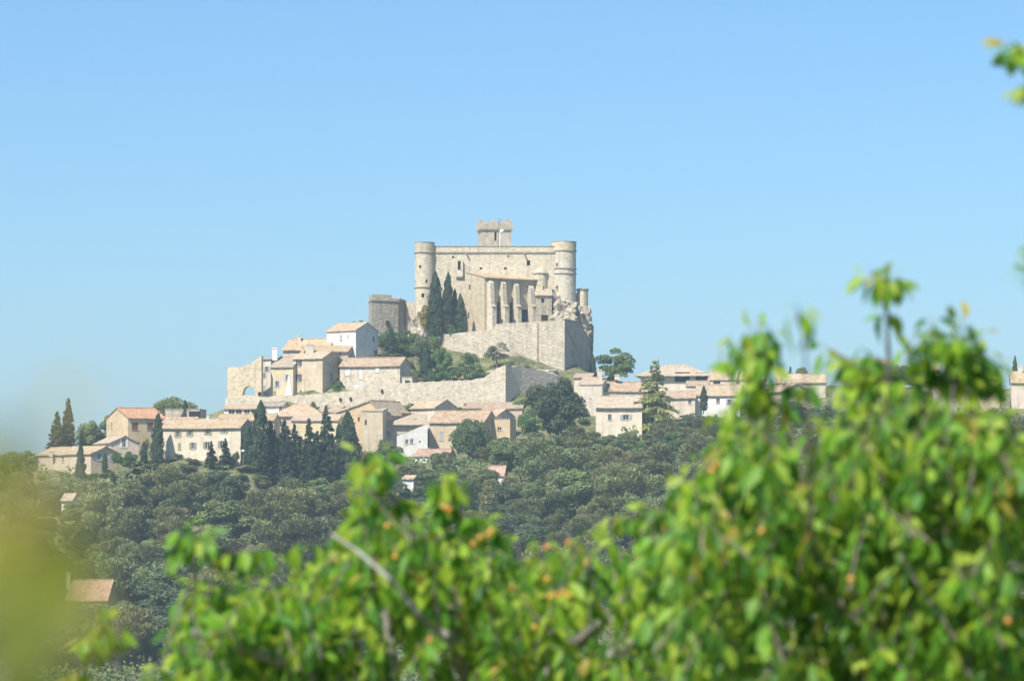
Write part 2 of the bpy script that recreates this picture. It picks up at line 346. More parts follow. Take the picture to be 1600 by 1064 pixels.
    for (px, pt, hgt, wd, mt) in chim:       # chimney: top pixel, its height and width
        yy = Y + n.y * D * .5 + d.y * W * .5; c = wp(px, pt, yy); m2 = MB()
        m2.box(c + Vector((-wd / 2, -wd / 2, -hgt)), Vector((wd, 0, 0)), Vector((0, wd, 0)), Vector((0, 0, hgt - .25)))
        m2.box(c + Vector((-wd / 2 - .1, -wd / 2 - .1, -.25)), Vector((wd + .2, 0, 0)), Vector((0, wd + .2, 0)), Vector((0, 0, .12)))
        m2.box(c + Vector((-wd / 2 + .05, -wd / 2 + .05, -.13)), Vector((wd - .1, 0, 0)), Vector((0, wd - .1, 0)), Vector((0, 0, .13)))
        m2.build('chimney', mt, ro)
    if floor_ctrl:
        for u in (0, .5, 1):
            for w in (0, .5, 1):
                q = P(u * W, w * D, 0); CTRL.append((q.x, q.y, zb)); FOOT.append((q.x, q.y, max(4., min(W, D) * .5)))
    return root, P, W, ze, rz

def strip_wall(mb, samples, th):
    """samples: (point xy, z low, z high) along the wall; thickness th away from the viewer"""
    n0 = len(samples)
    back = []
    for i in range(n0):
        a = samples[max(i - 1, 0)][0]; b = samples[min(i + 1, n0 - 1)][0]; e = (b - a).normalized(); back.append(Vector((-e.y, e.x)) * th)
    pt = lambda i, z, k: (samples[i][0].x + back[i].x * k, samples[i][0].y + back[i].y * k, z)
    for i in range(n0 - 1):
        l0, h0, l1, h1 = samples[i][1], samples[i][2], samples[i + 1][1], samples[i + 1][2]
        mb.face([pt(i, l0, 0), pt(i + 1, l1, 0), pt(i + 1, h1, 0), pt(i, h0, 0)])
        mb.face([pt(i, l0, 1), pt(i, h0, 1), pt(i + 1, h1, 1), pt(i + 1, l1, 1)])
        mb.face([pt(i, h0, 0), pt(i + 1, h1, 0), pt(i + 1, h1, 1), pt(i, h0, 1)])
        mb.face([pt(i, l0, 0), pt(i, l0, 1), pt(i + 1, l1, 1), pt(i + 1, l1, 0)])
    for i in (0, n0 - 1):
        mb.face([pt(i, samples[i][1], 0), pt(i, samples[i][1], 1), pt(i, samples[i][2], 1), pt(i, samples[i][2], 0)])

# ================================================================== THE CASTLE
YC = 905.0
castle = thing('castle', (X(770, YC), YC, Z(520, YC)), 'large pale stone castle with round corner towers crowning the hilltop', 'castle')
def plane_f(O, d, n): return lambda u, v, q: Vector((O.x + d.x * u + n.x * q, O.y + d.y * u + n.y * q, v))
EX, EY = Vector((1, 0, 0)), Vector((0, 1, 0)); EZ = Vector((0, 0, 1))
def px_hole(px, py, w, h, Y): return (X(px, Y) - w / 2, X(px, Y) + w / 2, Z(py, Y) - h / 2, Z(py, Y) + h / 2)
# curtain wall (closed block, 26 m deep)
xl, xr = X(664, YC), X(880, YC); zt, zbm = Z(385.5, YC), Z(590, YC)
mb = MB(); f = lambda u, v, q: Vector((u, YC + q, v))
holes = [px_hole(825.8, 411, .9, 1.35, YC), px_hole(708, 402, .5, .6, YC), px_hole(751.6, 419.5, .7, .55, YC), px_hole(789.7, 419.5, .7, .55, YC), px_hole(794, 400.5, .6, .4, YC)]
hs = wall_grid(mb, f, xl, xr, zbm, zt, holes, .5)
mb.face([(xl, YC, zbm), (xl, YC + 26, zbm), (xl, YC + 26, zt), (xl, YC, zt)]); mb.face([(xr, YC, zbm), (xr, YC + 26, zbm), (xr, YC + 26, zt), (xr, YC, zt)])
mb.face([(xl, YC + 26, zbm), (xr, YC + 26, zbm), (xr, YC + 26, zt), (xl, YC + 26, zt)]); mb.face([(xl, YC + .8, zt - 1.1), (xr, YC + .8, zt - 1.1), (xr, YC + 26, zt - 1.1), (xl, YC + 26, zt - 1.1)])
mb.face([(xl, YC, zt), (xr, YC, zt), (xr, YC + .8, zt), (xl, YC + .8, zt)]); mb.face([(xl, YC + .8, zt), (xr, YC + .8, zt), (xr, YC + .8, zt - 1.1), (xl, YC + .8, zt - 1.1)])
cw = mb.build('curtain_wall', 'castle_stone', castle)
for h in hs: window_parts(f, h, cw, .5, None, 'opening', None)
mb = MB(); zs = Z(394.5, YC); mb.box((xl, YC - .28, zs - .18), EX * (xr - xl), EY * .276, EZ * .36); mb.build('string_course', 'coping', cw)
mb = MB(); mb.box((xl - .1, YC - .12, zt + .003), EX * (xr - xl + .2), EY * 1.0, EZ * .2); mb.build('coping', 'coping', cw)
for px in (728.5, 819):
    mb = MB(); mb.box((X(px, YC) - .16, YC - 1.25, zs - .42), EX * .32, EY * 1.24, EZ * .3); mb.build('waterspout', 'castle_stone', cw)
# bay with pointed lancet window
mb = MB(); xa, xb = X(713, YC), X(723.5, YC); z0, z1, z2 = Z(433, YC), Z(408, YC), Z(402, YC); xm = (xa + xb) / 2
hz = px_hole(717.6, 414.5, .75, 2.6, YC); fb = lambda u, v, q: Vector((u, YC - .7 + q, v))
hb = wall_grid(mb, fb, xa, xb, z0, z1, [hz], .5)
mb.face([(xa, YC - .7, z1), (xb, YC - .7, z1), (xm, YC - .7, z2)])
for x in (xa, xb): mb.face([(x, YC - .7, z0), (x, YC + .02, z0 - .8), (x, YC + .02, z1), (x, YC - .7, z1)])
for x in (xa, xb): mb.face([(x, YC - .7, z1), (xm, YC - .7, z2), (xm, YC + .02, z2), (x, YC + .02, z1)])
mb.face([(xa, YC - .7, z0), (xb, YC - .7, z0), (xb, YC + .02, z0 - .8), (xa, YC + .02, z0 - .8)])
bay = mb.build('chapel_bay', 'tower_stone', castle)
for h in hb: window_parts(fb, h, bay, .5, None, 'opening', None, 'lancet_window')
# round towers
def round_tower(label, px, rpx, ytop, ybot, Y, courses, wins, mat, crown_y=None, name='tower', flare=0.0):
    cx = X(px, Y); r = rpx / F * Y; z1, z0 = Z(ytop, Y), Z(ybot, Y)
    fc = lambda u, v, q: Vector((cx + (r - q) * math.sin(u / r), Y - (r - q) * math.cos(u / r), v))
    hol = []
    for (wx, wy, w, h) in wins:
        u = math.asin(max(-.97, min(.97, (X(wx, Y) - cx) / r))) * r; zz = Z(wy, Y - r * .8); hol.append((u - w / 2, u + w / 2, zz - h / 2, zz + h / 2))
    mb = MB(); zc = Z(crown_y, Y) if crown_y else z1
    hs = wall_grid(mb, fc, -math.pi * r, math.pi * r, z0, zc, hol, .45, du=r * .17)
    tw = mb.build(name, mat, castle); 
    if label: tw['label'] = label
    for h in hs: window_parts(fc, h, tw, .45, None, 'opening', None)
    for cyy in courses:
        z = Z(cyy, Y); mb = MB(); mb.lathe((cx, Y, 0), [(r - .05, z - .25), (r + .22, z - .10), (r + .22, z + .14), (r - .05, z + .22)], 40); mb.build('string_course', 'coping', tw)
    if crown_y:
        mb = MB(); mb.lathe((cx, Y, 0), [(r + .06, zc), (r + .10 + flare, z1), (r - .45, z1), (r - .45, z1 - 1.0)], 40); mb.build('parapet', mat, tw)
        mb = MB(); mb.lathe((cx, Y, 0), [(r + .05, z1 - .02), (r + .17 + flare, z1 + .02), (r + .17 + flare, z1 + .16), (r - .5, z1 + .2)], 40); mb.build('coping', 'coping', tw)
    else:
        mb = MB(); mb.lathe((cx, Y, 0), [(r + .02, z1 - .1), (r + .1, z1 + .05), (r * .5, z1 + .25), (.02, z1 + .3)], 40); mb.build('coping', 'coping', tw)
    return tw, cx, r
round_tower('slender round corner tower with three string courses', 663.3, 15.2, 380, 545, YC + .3, (395.5, 450), [(656.8, 417, .6, .9), (667, 440, .6, .9), (661, 462, .75, 1.1), (649.8, 440, .4, .8)], 'tower_stone', 395.5)
round_tower('broad round corner tower with triple ring of mouldings', 880.8, 19.2, 379, 505, YC + 2.2, (393, 420.5, 428.5), [(870, 414.5, .55, 1.1), (870, 451.5, .75, 1.6), (893, 458, .4, .5)], 'tower_stone', 393)
t3, cx3, r3 = round_tower('stair turret with low conical stone cap', 844.5, 11.2, 428, 500, YC + .6, (428,), [(850, 450, .5, .9)], 'castle_stone', None, 'turret')
mb = MB(); zc = Z(428, YC + .6); mb.lathe((cx3, YC + .6, 0), [(r3 + .3, zc + .1), (r3 * .85, zc + .9), (r3 * .5, zc + 1.5), (.03, zc + 1.9)], 32); mb.build('cap', 'castle_stone', t3)
round_tower('small round turret at the edge of the rock', 910.2, 8.7, 452, 500, YC + 4, (453,), [], 'tower_stone', None, 'turret')
# crenellated keep
a = R(9); d = Vector((math.cos(a), math.sin(a), 0)); n = Vector((-math.sin(a), math.cos(a), 0)); YK = 913.0
O = Vector((X(753.2, YK), YK, 0)); Wk = 45.5 / F * YK / math.cos(a); Dk = 7.2; zk0, zk1, zk2 = Z(392, YK), Z(347.5, YK), Z(341.6, YK)
PK = lambda u, w, z: O + d * u + n * w + EZ * z
fk = lambda u, v, q: PK(u, q, v)
mb = MB(); u_s = (815 / 3.8 + 560 - 753.2) / F * YK
hs = wall_grid(mb, fk, 0, Wk, zk0, zk1, [(u_s - .3, u_s + .3, Z(376, YK), Z(363, YK))], .4)
fl = lambda u, v, q: PK(q, u, v); wall_grid(mb, fl, 0, Dk, zk0, zk1, [], .4)
fr = lambda u, v, q: PK(Wk - q, u, v); wall_grid(mb, fr, 0, Dk, zk0, zk1, [], .4)
fbk = lambda u, v, q: PK(u, Dk - q, v); wall_grid(mb, fbk, 0, Wk, zk0, zk1, [], .4)
mb.face([PK(0, 0, zk1 - 1), PK(Wk, 0, zk1 - 1), PK(Wk, Dk, zk1 - 1), PK(0, Dk, zk1 - 1)])
keep = mb.build('keep', 'keep_stone', castle)
for h in hs: window_parts(fk, h, keep, .4, None, 'opening', None)
zs = Z(357.5, YK); mb = MB(); g = .42
mb.hexa([PK(-g, -g, zs - .28), PK(Wk + g, -g, zs - .28), PK(Wk + g, Dk + g, zs - .28), PK(-g, Dk + g, zs - .28)], [PK(-g, -g, zs + .25), PK(Wk + g, -g, zs + .25), PK(Wk + g, Dk + g, zs + .25), PK(-g, Dk + g, zs + .25)])
mb.build('string_course', 'coping', keep)
zp = zk1 - .003
mb = MB()
for (u0, u1, w0, w1) in ((-g, Wk + g, -g, .15), (-g, Wk + g, Dk - .15, Dk + g), (-g, .15, .15, Dk - .15), (Wk - .15, Wk + g, .15, Dk - .15)):
    mb.hexa([PK(u0, w0, zs + .253), PK(u1, w0, zs + .253), PK(u1, w1, zs + .253), PK(u0, w1, zs + .253)], [PK(u0, w0, zp), PK(u1, w0, zp), PK(u1, w1, zp), PK(u0, w1, zp)])
mb.build('parapet', 'keep_stone', keep)
def merlon(u0, u1, w0, w1, zt):
    m2 = MB(); m2.hexa([PK(u0, w0, zp + .002), PK(u1, w0, zp + .002), PK(u1, w1, zp + .002), PK(u0, w1, zp + .002)], [PK(u0, w0, zt), PK(u1, w0, zt), PK(u1, w1, zt), PK(u0, w1, zt)]); m2.build('merlon', 'keep_stone', keep)
for (p0, p1) in ((766, 771.8), (779, 785.8), (791.6, 799)):
    merlon((p0 - 753.2) / F * YK / .988, min((p1 - 753.2) / F * YK / .988, Wk + g), -g, .15, zk2 + rng.uniform(-.1, .1))
merlon(-g, .55, -g, .15, zk2 - .5)
for w in (1.6, 4.2): merlon(-g, .15, w, w + 1.0, zk2 - .25); merlon(Wk - .15, Wk + g, w, w + 1.0, zk2)
# chapel with buttresses (turned to the right)
ch, PC, WC, zeC, rzC = house('', 757, 895, 836.5, 36, 516, 433.3, 8.6, 'shed', 1.75, 'castle_stone', 'tile_tan', deep=6, ov=1.0, og=.15, t=.28, floor_ctrl=False,
    wins=[('L', 733.8, 449, .7, 1.3, None, 'window', 'opening'), ('L', 732, 493, .7, 1.5, None, 'window', 'opening'),
          ('F', 780.5, 490, 1.5, 6, None, 'doorway', 'opening'), ('F', 800.5, 491, 1.5, 6, None, 'doorway', 'opening'), ('F', 820, 496, 2.0, 4.2, None, 'doorway', 'opening')])
ch.name = 'chapel'
del ch['category']
chl = Vector(ch.location); ch.parent = castle; ch.location = chl - Vector(castle.location)
d = Vector((math.cos(R(36)), math.sin(R(36)), 0)); n = Vector((-math.sin(R(36)), math.cos(R(36)), 0))
for (pxc, ptop) in ((766.2, 441), (785.6, 442.5), (805.6, 445.3), (829.3, 448.8)):
    uu = (pxc - 2.5 - 800) / F; c0 = PC(0, 0, 0); c = (uu * c0.y - c0.x) / (d.x - uu * d.y); b0 = PC(c, 0, 0); zt_ = Z(ptop, b0.y - 1); zb_ = Z(517, b0.y); zm = Z(479, b0.y)
    mb = MB(); hw = .62
    prof = [(-.0, zb_), (-2.5, zb_), (-2.5, zm - .2), (-2.05, zm + .35), (-1.9, zm + .35), (-1.45, zt_ - .15), (-.9, zt_ + .35), (0, zt_ + .35)]
    A_ = [b0 + d * (-hw) + n * w + EZ * (z) for w, z in prof]; B_ = [b0 + d * hw + n * w + EZ * z for w, z in prof]
    mb.hexa(A_, B_); bt = mb.build('buttress', 'tower_stone', castle)
    mb = MB(); mb.box(b0 + d * (-hw - .12) - n * 2.72 + EZ * (zm - .24), d * (2 * hw + .24), n * .9, EZ * .16); mb.build('ledge', 'coping', bt)
# low annex right of chapel with little tiled roof; darker stone colour stands for shade
an, PA, WA, zeA, rzA = house('', 837, 901.2, 862, 2, 516, 460.5, 4.5, 'shed', 2.2, 'grey_shade_stone', 'tile_tan', ov=.5, og=.2, floor_ctrl=False,
    wins=[('F', 848, 470, .8, 1.1, None, 'window', 'opening'), ('F', 851, 497, 1.8, 1.6, None, 'window', 'opening')])
an.name = 'annex'
del an['category']
al = Vector(an.location); an.parent = castle; an.location = al - Vector(castle.location)
# small chimney block by the turret
mb = MB(); mb.box(wp(857, 458, 903.2), EX * .9, EY * 1, EZ * 2.2); mb.build('chimney_block', 'castle_stone', castle)
# radio mast and white dome on the roof
mast = thing('radio_mast', (X(781, 908), 908, zt - 1.1), 'white mast with round white antenna standing before the castle keep', 'antenna')
mb = MB(); mb.tube([(X(781.5, 908), 908, zt - 1.1), (X(781.5, 908), 908, Z(360, 908))], [.2, .16], 10); mb.build('pole', 'metal_white', mast)
mb = MB(); cz = Z(361.8, 908); mb.lathe((X(784.2, 907.6), 907.6, 0), [(.05, cz - .6)] + [(.6 * math.cos(t_), cz + .6 * math.sin(t_)) for t_ in np.linspace(-1.3, 1.3, 9)] + [(.05, cz + .6)], 16); mb.build('dome', 'metal_white', mast, True)
mb = MB(); mb.tube([(X(781.5, 908), 908, Z(362.5, 908)), (X(784.2, 907.6), 907.6, Z(362.5, 908))], [.07, .07], 6); mb.build('arm', 'metal_grey', mast)
fp = thing('flagpole', (X(778.8, 907), 907, zt - 1.1), 'thin bare flagpole in front of the castle keep', 'flagpole')
mb = MB(); mb.tube([(X(778.8, 907), 907, zt - 1.1), (X(778.8, 907), 907, Z(341, 907))], [.09, .05], 6); mb.build('pole', 'metal_grey', fp)
# lower front tower at the left (grey, turned away from the sun)
lt = thing('bastion_tower', wp(605, 520, 905), 'squat grey stone tower with flat parapet left of the castle', 'tower')
def poly_prism(mb, plan, zlo, zhi):
    pts = [(X(px, Y), Y) for px, Y in plan]; mb.hexa([(x, y, zlo) for x, y in pts], [(x, y, zhi) for x, y in pts])
pl = [(576, 909), (581, 902), (622, 905.5), (630, 907.5), (635.5, 911), (637.5, 916), (585, 918)]
mb = MB(); poly_prism(mb, pl, Z(610, 905), Z(471.5, 905)); mb.build('wall', 'grey_shade_stone', lt)
mb = MB(); poly_prism(mb, [(575.3, 909), (580.4, 901.7), (622.3, 905.2), (630.6, 907.2), (636.2, 910.9), (638.2, 916), (585, 918.5)], Z(471.4, 905), Z(469.4, 905)); mb.build('string_course', 'coping', lt)
mb = MB(); poly_prism(mb, [(577, 908), (581.5, 902.5), (612, 905), (611, 906.2), (584, 904.2), (580, 908.5)], Z(469.3, 905), Z(461, 905)); mb.build('parapet', 'grey_shade_stone', lt)
mb = MB(); poly_prism(mb, [(612.5, 905.2), (622, 906), (629, 908), (634, 911.4), (632, 912), (626, 909), (612, 907)], Z(469.3, 905), Z(466.5, 905)); mb.build('parapet', 'grey_shade_stone', lt)
mb = MB(); mb.box(wp(602.6, 507, 903.2), EX * .9, EY * 1.2, EZ * 1.0); mb.build('window', 'opening', lt)
for (px, py, r_) in ((608.5, 469, 2), (624, 465, 3)):
    mb = MB(); mb.lathe((X(px, 905.6), 905.6, 0), [(.25, Z(471, 905)), (.5, Z(467, 905)), (.35, Z(464.5, 905))], 8); mb.build('plant_pot', 'tile_orange', lt)
cwl = thing('courtyard_wall', wp(643, 520, 909), 'short sunlit wall between the grey tower and the castle', 'wall')
mb = MB(); mb.box(wp(634, 600, 909), EX * 3.0, EY * 4, EZ * (Z(472, 909) - Z(600, 909))); mb.build('wall', 'tower_stone', cwl)
mb = MB()
for k in range(7): mb.box(wp(638, 520, 907.2) + Vector((k * .35, 0, -.3)), EX * .35, EY * 1.7, EZ * (3.6 - k * .5))
mb.build('stair', 'grey_shade_stone', cwl)

# terrace bastion below the chapel
tb = thing('terrace_wall', wp(800, 586, 882), 'massive pale stone terrace wall under the buttressed chapel', 'wall')
pts = [(688, 896, 525), (700, 893.6, 522), (730, 889.5, 518.5), (755, 887, 516), (770, 885.6, 514.5), (775.5, 885, 506), (800, 883.5, 504.6), (840, 881.6, 502.3), (882.2, 880, 500.3)]
mb = MB(); sm = []
for i in range(len(pts) - 1):
    k = 5
    for j in range(k):
        t_ = j / k; p = [pts[i][q] * (1 - t_) + pts[i + 1][q] * t_ for q in range(3)]
        sm.append((Vector((X(p[0], p[1]), p[1])), Z(612, p[1]), Z(p[2] + rng.uniform(-.25, .25), p[1])))
p = pts[-1]; sm.append((Vector((X(p[0], p[1]), p[1])), Z(612, p[1]), Z(p[2], p[1])))
strip_wall(mb, sm, 1.2); fw = mb.build('front_wall', 'bastion_stone', tb)
# right face: darker stone than the front, shade put into the colour
P2 = Vector((X(882.25, 880.02), 880.02, 0)); P3 = Vector((X(909.6, 895), 895, 0)); P4 = Vector((X(926, 912), 912, 0))
dR = (P3 - P2).normalized(); nR = Vector((-dR.y, dR.x, 0)); LR = (P3 - P2).length
frr = lambda u, v, q: P2 + dR * u + nR * q + EZ * v
mb = MB(); hol = []
for (px, py) in ((894, 528), (894.3, 553), (895.3, 579)):
    uu = (px - 800) / F; c = (uu * P2.y - P2.x) / (dR.x - uu * dR.y); yy = P2.y + dR.y * c; hol.append((c - .35, c + .35, Z(py, yy) - .7, Z(py, yy) + .6))
hs = wall_grid(mb, frr, 0, LR, Z(615, 880), Z(500.3, 880), hol, .4)
sw = mb.build('side_wall', 'grey_shade_stone', tb)
for h in hs: window_parts(frr, h, sw, .4, None, 'opening', None)
mb = MB(); mb.box(frr(-.1, Z(500.2, 880), -.15), dR * (LR + .1), nR * .9, EZ * .35); mb.build('coping', 'coping', tb)
mb = MB(); smp = [(Vector((p_.x, p_.y)), Z(615, 880), z_) for p_, z_ in ((P3 + dR * .05, Z(513, 895)), (P3.lerp(P4, .35), Z(518, 900)), (P3.lerp(P4, .7), Z(528, 905)), (P4, Z(545, 912)))]
strip_wall(mb, smp, 1.2); mb.build('rear_wall', 'grey_shade_stone', tb)
# terrace floor
mb = MB(); zf = Z(501.5, 882)
plan = [(X(pp[0], pp[1]), pp[1] + .6, Z(pp[2], pp[1]) - .9) for pp in pts] + [(P3.x - .8, P3.y, zf - .8), (X(915, 912), 912, zf - .8), (X(700, 912), 912, Z(520, 905))]
mb.face(plan); mb.build('terrace_floor', 'rock', tb)
mb = MB(); xq = X(838.8, 881.6); mb.box((xq - .2, 881.2, Z(585, 881)), EX * .4, EY * .5, EZ * (Z(503, 881) - Z(585, 881))); mb.build('pilaster', 'bastion_stone', tb)
mb = MB(); c0 = frr(.15, Z(510, 880.5), -.08); c1 = frr(LR * .78, Z(551, 891), -.08); mb.tube([c0, c1], [.13, .13], 6); mb.build('shade_line', 'coping', tb)  # diagonal line of shade on this face, modelled as a thin dark tube
for q in (-26, -20, -14, -6, 0, 6, 12):
    CTRL.append((q, 874, Z(592, 878)))
for q in (-20, -10, 0, 10): CTRL.append((q, 903, 49.0)); CTRL.append((q, 915, 49.5))

for (px, Y, py) in ((600, 893, 560), (610, 890, 562), (625, 890, 566), (640, 890, 568), (655, 884, 582), (672, 886, 587), (668, 879, 598), (688, 880, 597), (700, 876, 600), (685, 889, 560), (715, 885, 590), (733, 877, 598), (757, 873, 599), (777, 877, 584), (810, 876, 582), (840, 874, 590), (640, 900, 535), (615, 898, 540), (660, 897, 532), (690, 892, 545), (885, 876, 600), (900, 880, 600), (915, 890, 605), (925, 900, 600), (935, 905, 600), (960, 890, 600)):
    CTRL.append((X(px, Y), Y, Z(py, Y)))
# rocks: noise-displaced boulders
def rock(name, c, size, seed, mat='rock', sub=5, amp=.45):
    import bmesh
    bm = bmesh.new(); bmesh.ops.create_icosphere(bm, subdivisions=sub, radius=1)
    for v in bm.verts:
        p = v.co * 1.0
        q = Vector((max(-.72, min(.72, p.x)), max(-.72, min(.72, p.y)), max(-.72, min(.72, p.z)))) * 1.25
        k = 1 + amp * (noise.noise(p * 1.5 + Vector((seed, 0, 0))) + .45 * abs(noise.noise(p * 3.1 + Vector((0, seed, 0)))) * 1.6 + .16 * noise.noise(p * 9.0 + Vector((0, 0, seed))))
        v.co = Vector((q.x * size[0], q.y * size[1], q.z * size[2])) * k
    me = bpy.data.meshes.new(name); bm.to_mesh(me); bm.free(); me.materials.append(M[mat])
    o = bpy.data.objects.new(name, me); col.objects.link(o); o.location = c
    tag(o, kind='structure'); return o
rock('rock_outcrop', wp(882, 492, 904), (3.3, 3.0, 3.2), 3.1)
rock('rock_outcrop', wp(903, 498, 907), (2.9, 3, 3.0), 7.7)
rock('rock_outcrop', wp(913, 514, 907), (1.7, 3, 4.2), 12.3)
rock('rock_outcrop', wp(869, 482, 905), (1.2, 2.0, 3.4), 21.3)
rock('rock_outcrop', wp(917, 556, 912), (1.5, 3.0, 6.8), 17.7)
mb = MB(); mb.box(wp(864, 512, 908.6), EX * 7.6, EY * 3, EZ * (Z(458.5, 908.6) - Z(512, 908.6))); mb.build('lower_wall', 'castle_stone', castle)
rock('rock_outcrop', wp(660, 512, 905), (2.6, 2.0, 2.8), 5.5)
rock('rock_outcrop', wp(800, 592, 868), (6.0, 3, 2.0), 9.5, amp=.4)
rock('rock_outcrop', wp(838, 590, 871), (5.0, 3, 1.9), 14.5, amp=.4)

# ================================================================== RAMPART, RUIN
rp = thing('rampart_wall', wp(700, 638, 856), 'long rough pale rampart wall running below the hilltop houses', 'wall')
rpts = [(352, 860, 622, 642), (420, 859, 619.5, 642), (470, 858, 617, 645), (515, 857.5, 614, 645), (545, 857, 611, 645), (562, 856.8, 603, 645), (590, 856.4, 600, 645), (615, 856, 598.5, 645), (640, 855.6, 597.5, 645), (668, 855.2, 597, 645), (700, 854.8, 594.5, 645), (735, 854.2, 593.5, 645), (757, 853.8, 590, 645), (768, 853.6, 582, 645), (777, 853.4, 575, 645), (790, 853, 571, 645), (800, 856, 573, 645), (815, 859, 572, 645), (832, 862, 577, 645), (850, 865, 580, 645), (880, 870, 588, 640)]
sm = []
for i in range(len(rpts) - 1):
    k = max(2, int((rpts[i + 1][0] - rpts[i][0]) / 4))
    for j in range(k):
        t_ = j / k; p = [rpts[i][q] * (1 - t_) + rpts[i + 1][q] * t_ for q in range(4)]
        sm.append((Vector((X(p[0], p[1]), p[1])), Z(p[3] + 18, p[1]), Z(p[2] + rng.uniform(-.8, .8), p[1])))
mb = MB(); strip_wall(mb, sm, 1.6); mb.build('masonry', 'rampart_stone', rp)
mb = MB(); mb.box(wp(470, 622.3, 852.75), EX * .05, EY * .05, EZ * .05)
for (px, py) in ((530, 626), (546, 625), (595, 613)):
    mb = MB(); mb.box(wp(px, py, 856.6 if px < 560 else 855.9), EX * .5, EY * .8, EZ * .7); mb.build('drain_opening', 'opening', rp)
for pp in rpts[::2]:
    CTRL.append((X(pp[0], pp[1]), pp[1] - 1.5, Z(pp[3] - 3, pp[1]))); CTRL.append((X(pp[0], pp[1] + 6), pp[1] + 6, Z(pp[2] + 3, pp[1])))
# ruined gate with open arch
rg = thing('ruined_arch', wp(380, 620, 866), 'ruined stone wall with an open round arch against the sky', 'ruin')
def prof(px):
    pr = [(355, 577), (358, 574), (366, 573), (376, 574.5), (382, 571), (390, 569), (396, 565), (402, 560), (408, 556)]
    return float(np.interp(px, [p[0] for p in pr], [p[1] for p in pr]))
mb = MB(); YG = 864
def seg(p0, p1, lowf, mbx, yaw=14):
    sm = []; k = max(2, int((p1 - p0) / 1.0))
    for j in range(k + 1):
        px = p0 + (p1 - p0) * j / k; yy = YG + (408 - px) * .03
        sm.append((Vector((X(px, yy), yy)), Z(lowf(px), yy), Z(prof(px) + rng.uniform(-.6, .6), yy)))
    strip_wall(mbx, sm, 1.8)
seg(355.5, 378.9, lambda p: 640, mb)
seg(379, 399, lambda p: 617 - 14 * math.sqrt(max(0, 1 - ((p - 389) / 10.0) ** 2)), mb)
seg(399.1, 408.5, lambda p: 640, mb)
mb.build('masonry', 'rampart_stone', rg)
mb = MB(); sm = []
for j in range(21):
    px = 378.9 + 20.3 * j / 20; yy = YG + (408 - px) * .03 + .1; sm.append((Vector((X(px, yy), yy)), Z(640, yy), Z(617.5, yy)))
strip_wall(mb, sm, 1.2); mb.build('sill_wall', 'rampart_stone', rg)
mb = MB(); mb.box(wp(403, 617.5, 863.8), EX * .8, EY * .9, EZ * .8); mb.build('opening', 'opening', rg)
CTRL.append((X(365, 866), 868, Z(622, 866))); CTRL.append((X(400, 868), 872, Z(620, 868)))

# ================================================================== HOUSES
H = house
# --- hilltop terrace, left of the castle
H('narrow cream house with dark lean-to roof beside the ruined arch', 407, 871, 423.5, -12, 619, 561.5, 9, 'shed', .7, 'plaster_cream', 'tile_grey', ov=.35,
  wins=[('F', 417, 577, .8, 1.3, 'shutter_grey'), ('F', 412, 587, .7, 1.2, 'shutter_grey'), ('F', 412.5, 608, .8, 1.6, 'closed:shutter_grey', 'door')])
H('pale yellow house with lavender shutters behind the war memorial', 423, 868, 458, -22, 618, 573, 9, 'eave', 2.6, 'plaster_yellow', 'tile_grey', ov=.45, rf=.62,
  wins=[('F', 433, 600, .9, 1.5, 'shutter_blue'), ('F', 449, 590, .9, 1.4, 'shutter_blue'), ('F', 429, 614, .6, .7, None)], chim=[(429.5, 543.5, 3.2, 1.3, 'plaster_white')])
H('tall ochre house with dark shutters and shaded right gable', 457.5, 867.5, 504, -24, 613, 560.5, 10.5, 'eave', 1.9, 'plaster_tan', 'tile_tan', ov=.45,
  wins=[('F', 467, 567.5, .75, 1.5, 'shutter_dark'), ('F', 467, 590.5, .75, 1.8, 'shutter_dark'), ('F', 470, 612, .5, .7, None), ('R', 518, 589, 1.4, 2.0, 'shutter_blue')],
  chim=[(472.5, 541, 2.6, .9, 'plaster_tan'), (484, 538, 2.4, 2.0, 'plaster_cream')])
H('wide tan tiled house on the skyline with a stout chimney', 442.5, 884, 512, -18, 572, 546, 10, 'eave', 2.7, 'plaster_pink', 'tile_tan', ov=.6,
  chim=[(467.5, 523, 2.4, .9, 'plaster_pink')])
H('low house roof tucked between the ochre and the white house', 487, 876, 544, -8, 575, 549, 6, 'shed', 1.7, 'plaster_grey', 'tile_tan', ov=.7, wins=[('F', 531, 553, .8, 1.0, None)])
H('tall white house below the grey tower, two faces showing', 510.5, 884, 556, -34, 562, 517.5, 9.5, 'eave', 2.0, 'plaster_white', 'tile_pink', ov=.35,
  wins=[('F', 533, 528, .7, 1.4, 'closed:shutter_grey'), ('F', 544, 526.5, .45, 1.0, 'closed:shutter_grey'), ('R', 584, 529, .9, 1.5, None), ('R', 587.5, 551, 1.5, 1.2, None)])
H('rough stone house with white shutters above the rampart', 531, 867, 625, -16, 606, 572, 8.5, 'eave', 2.0, 'rubble_wall', 'tile_pink', ov=.5,
  wins=[('F', 542.5, 581.5, 1.1, 1.7, 'closed:shutter_white'), ('F', 563.5, 584, .8, 2.6, 'closed:shutter_white'), ('F', 590, 576.5, 1.0, 1.6, 'closed:shutter_white'), ('F', 560, 605, 2.6, 1.5, 'closed:shutter_white', 'door'),
        ('R', 631, 579, .9, 2.6, 'closed:shutter_blue', 'door')], chim=[(538, 561, .9, .6, 'plaster_pink')])
H('small stone porch at the right end of the stone house', 628, 857.5, 644, -16, 606, 590, 4, 'flat', .1, 'rubble_wall', 'coping', floor_ctrl=False, wins=[('F', 637, 597, 1.4, .8, None, 'window', 'opening')])
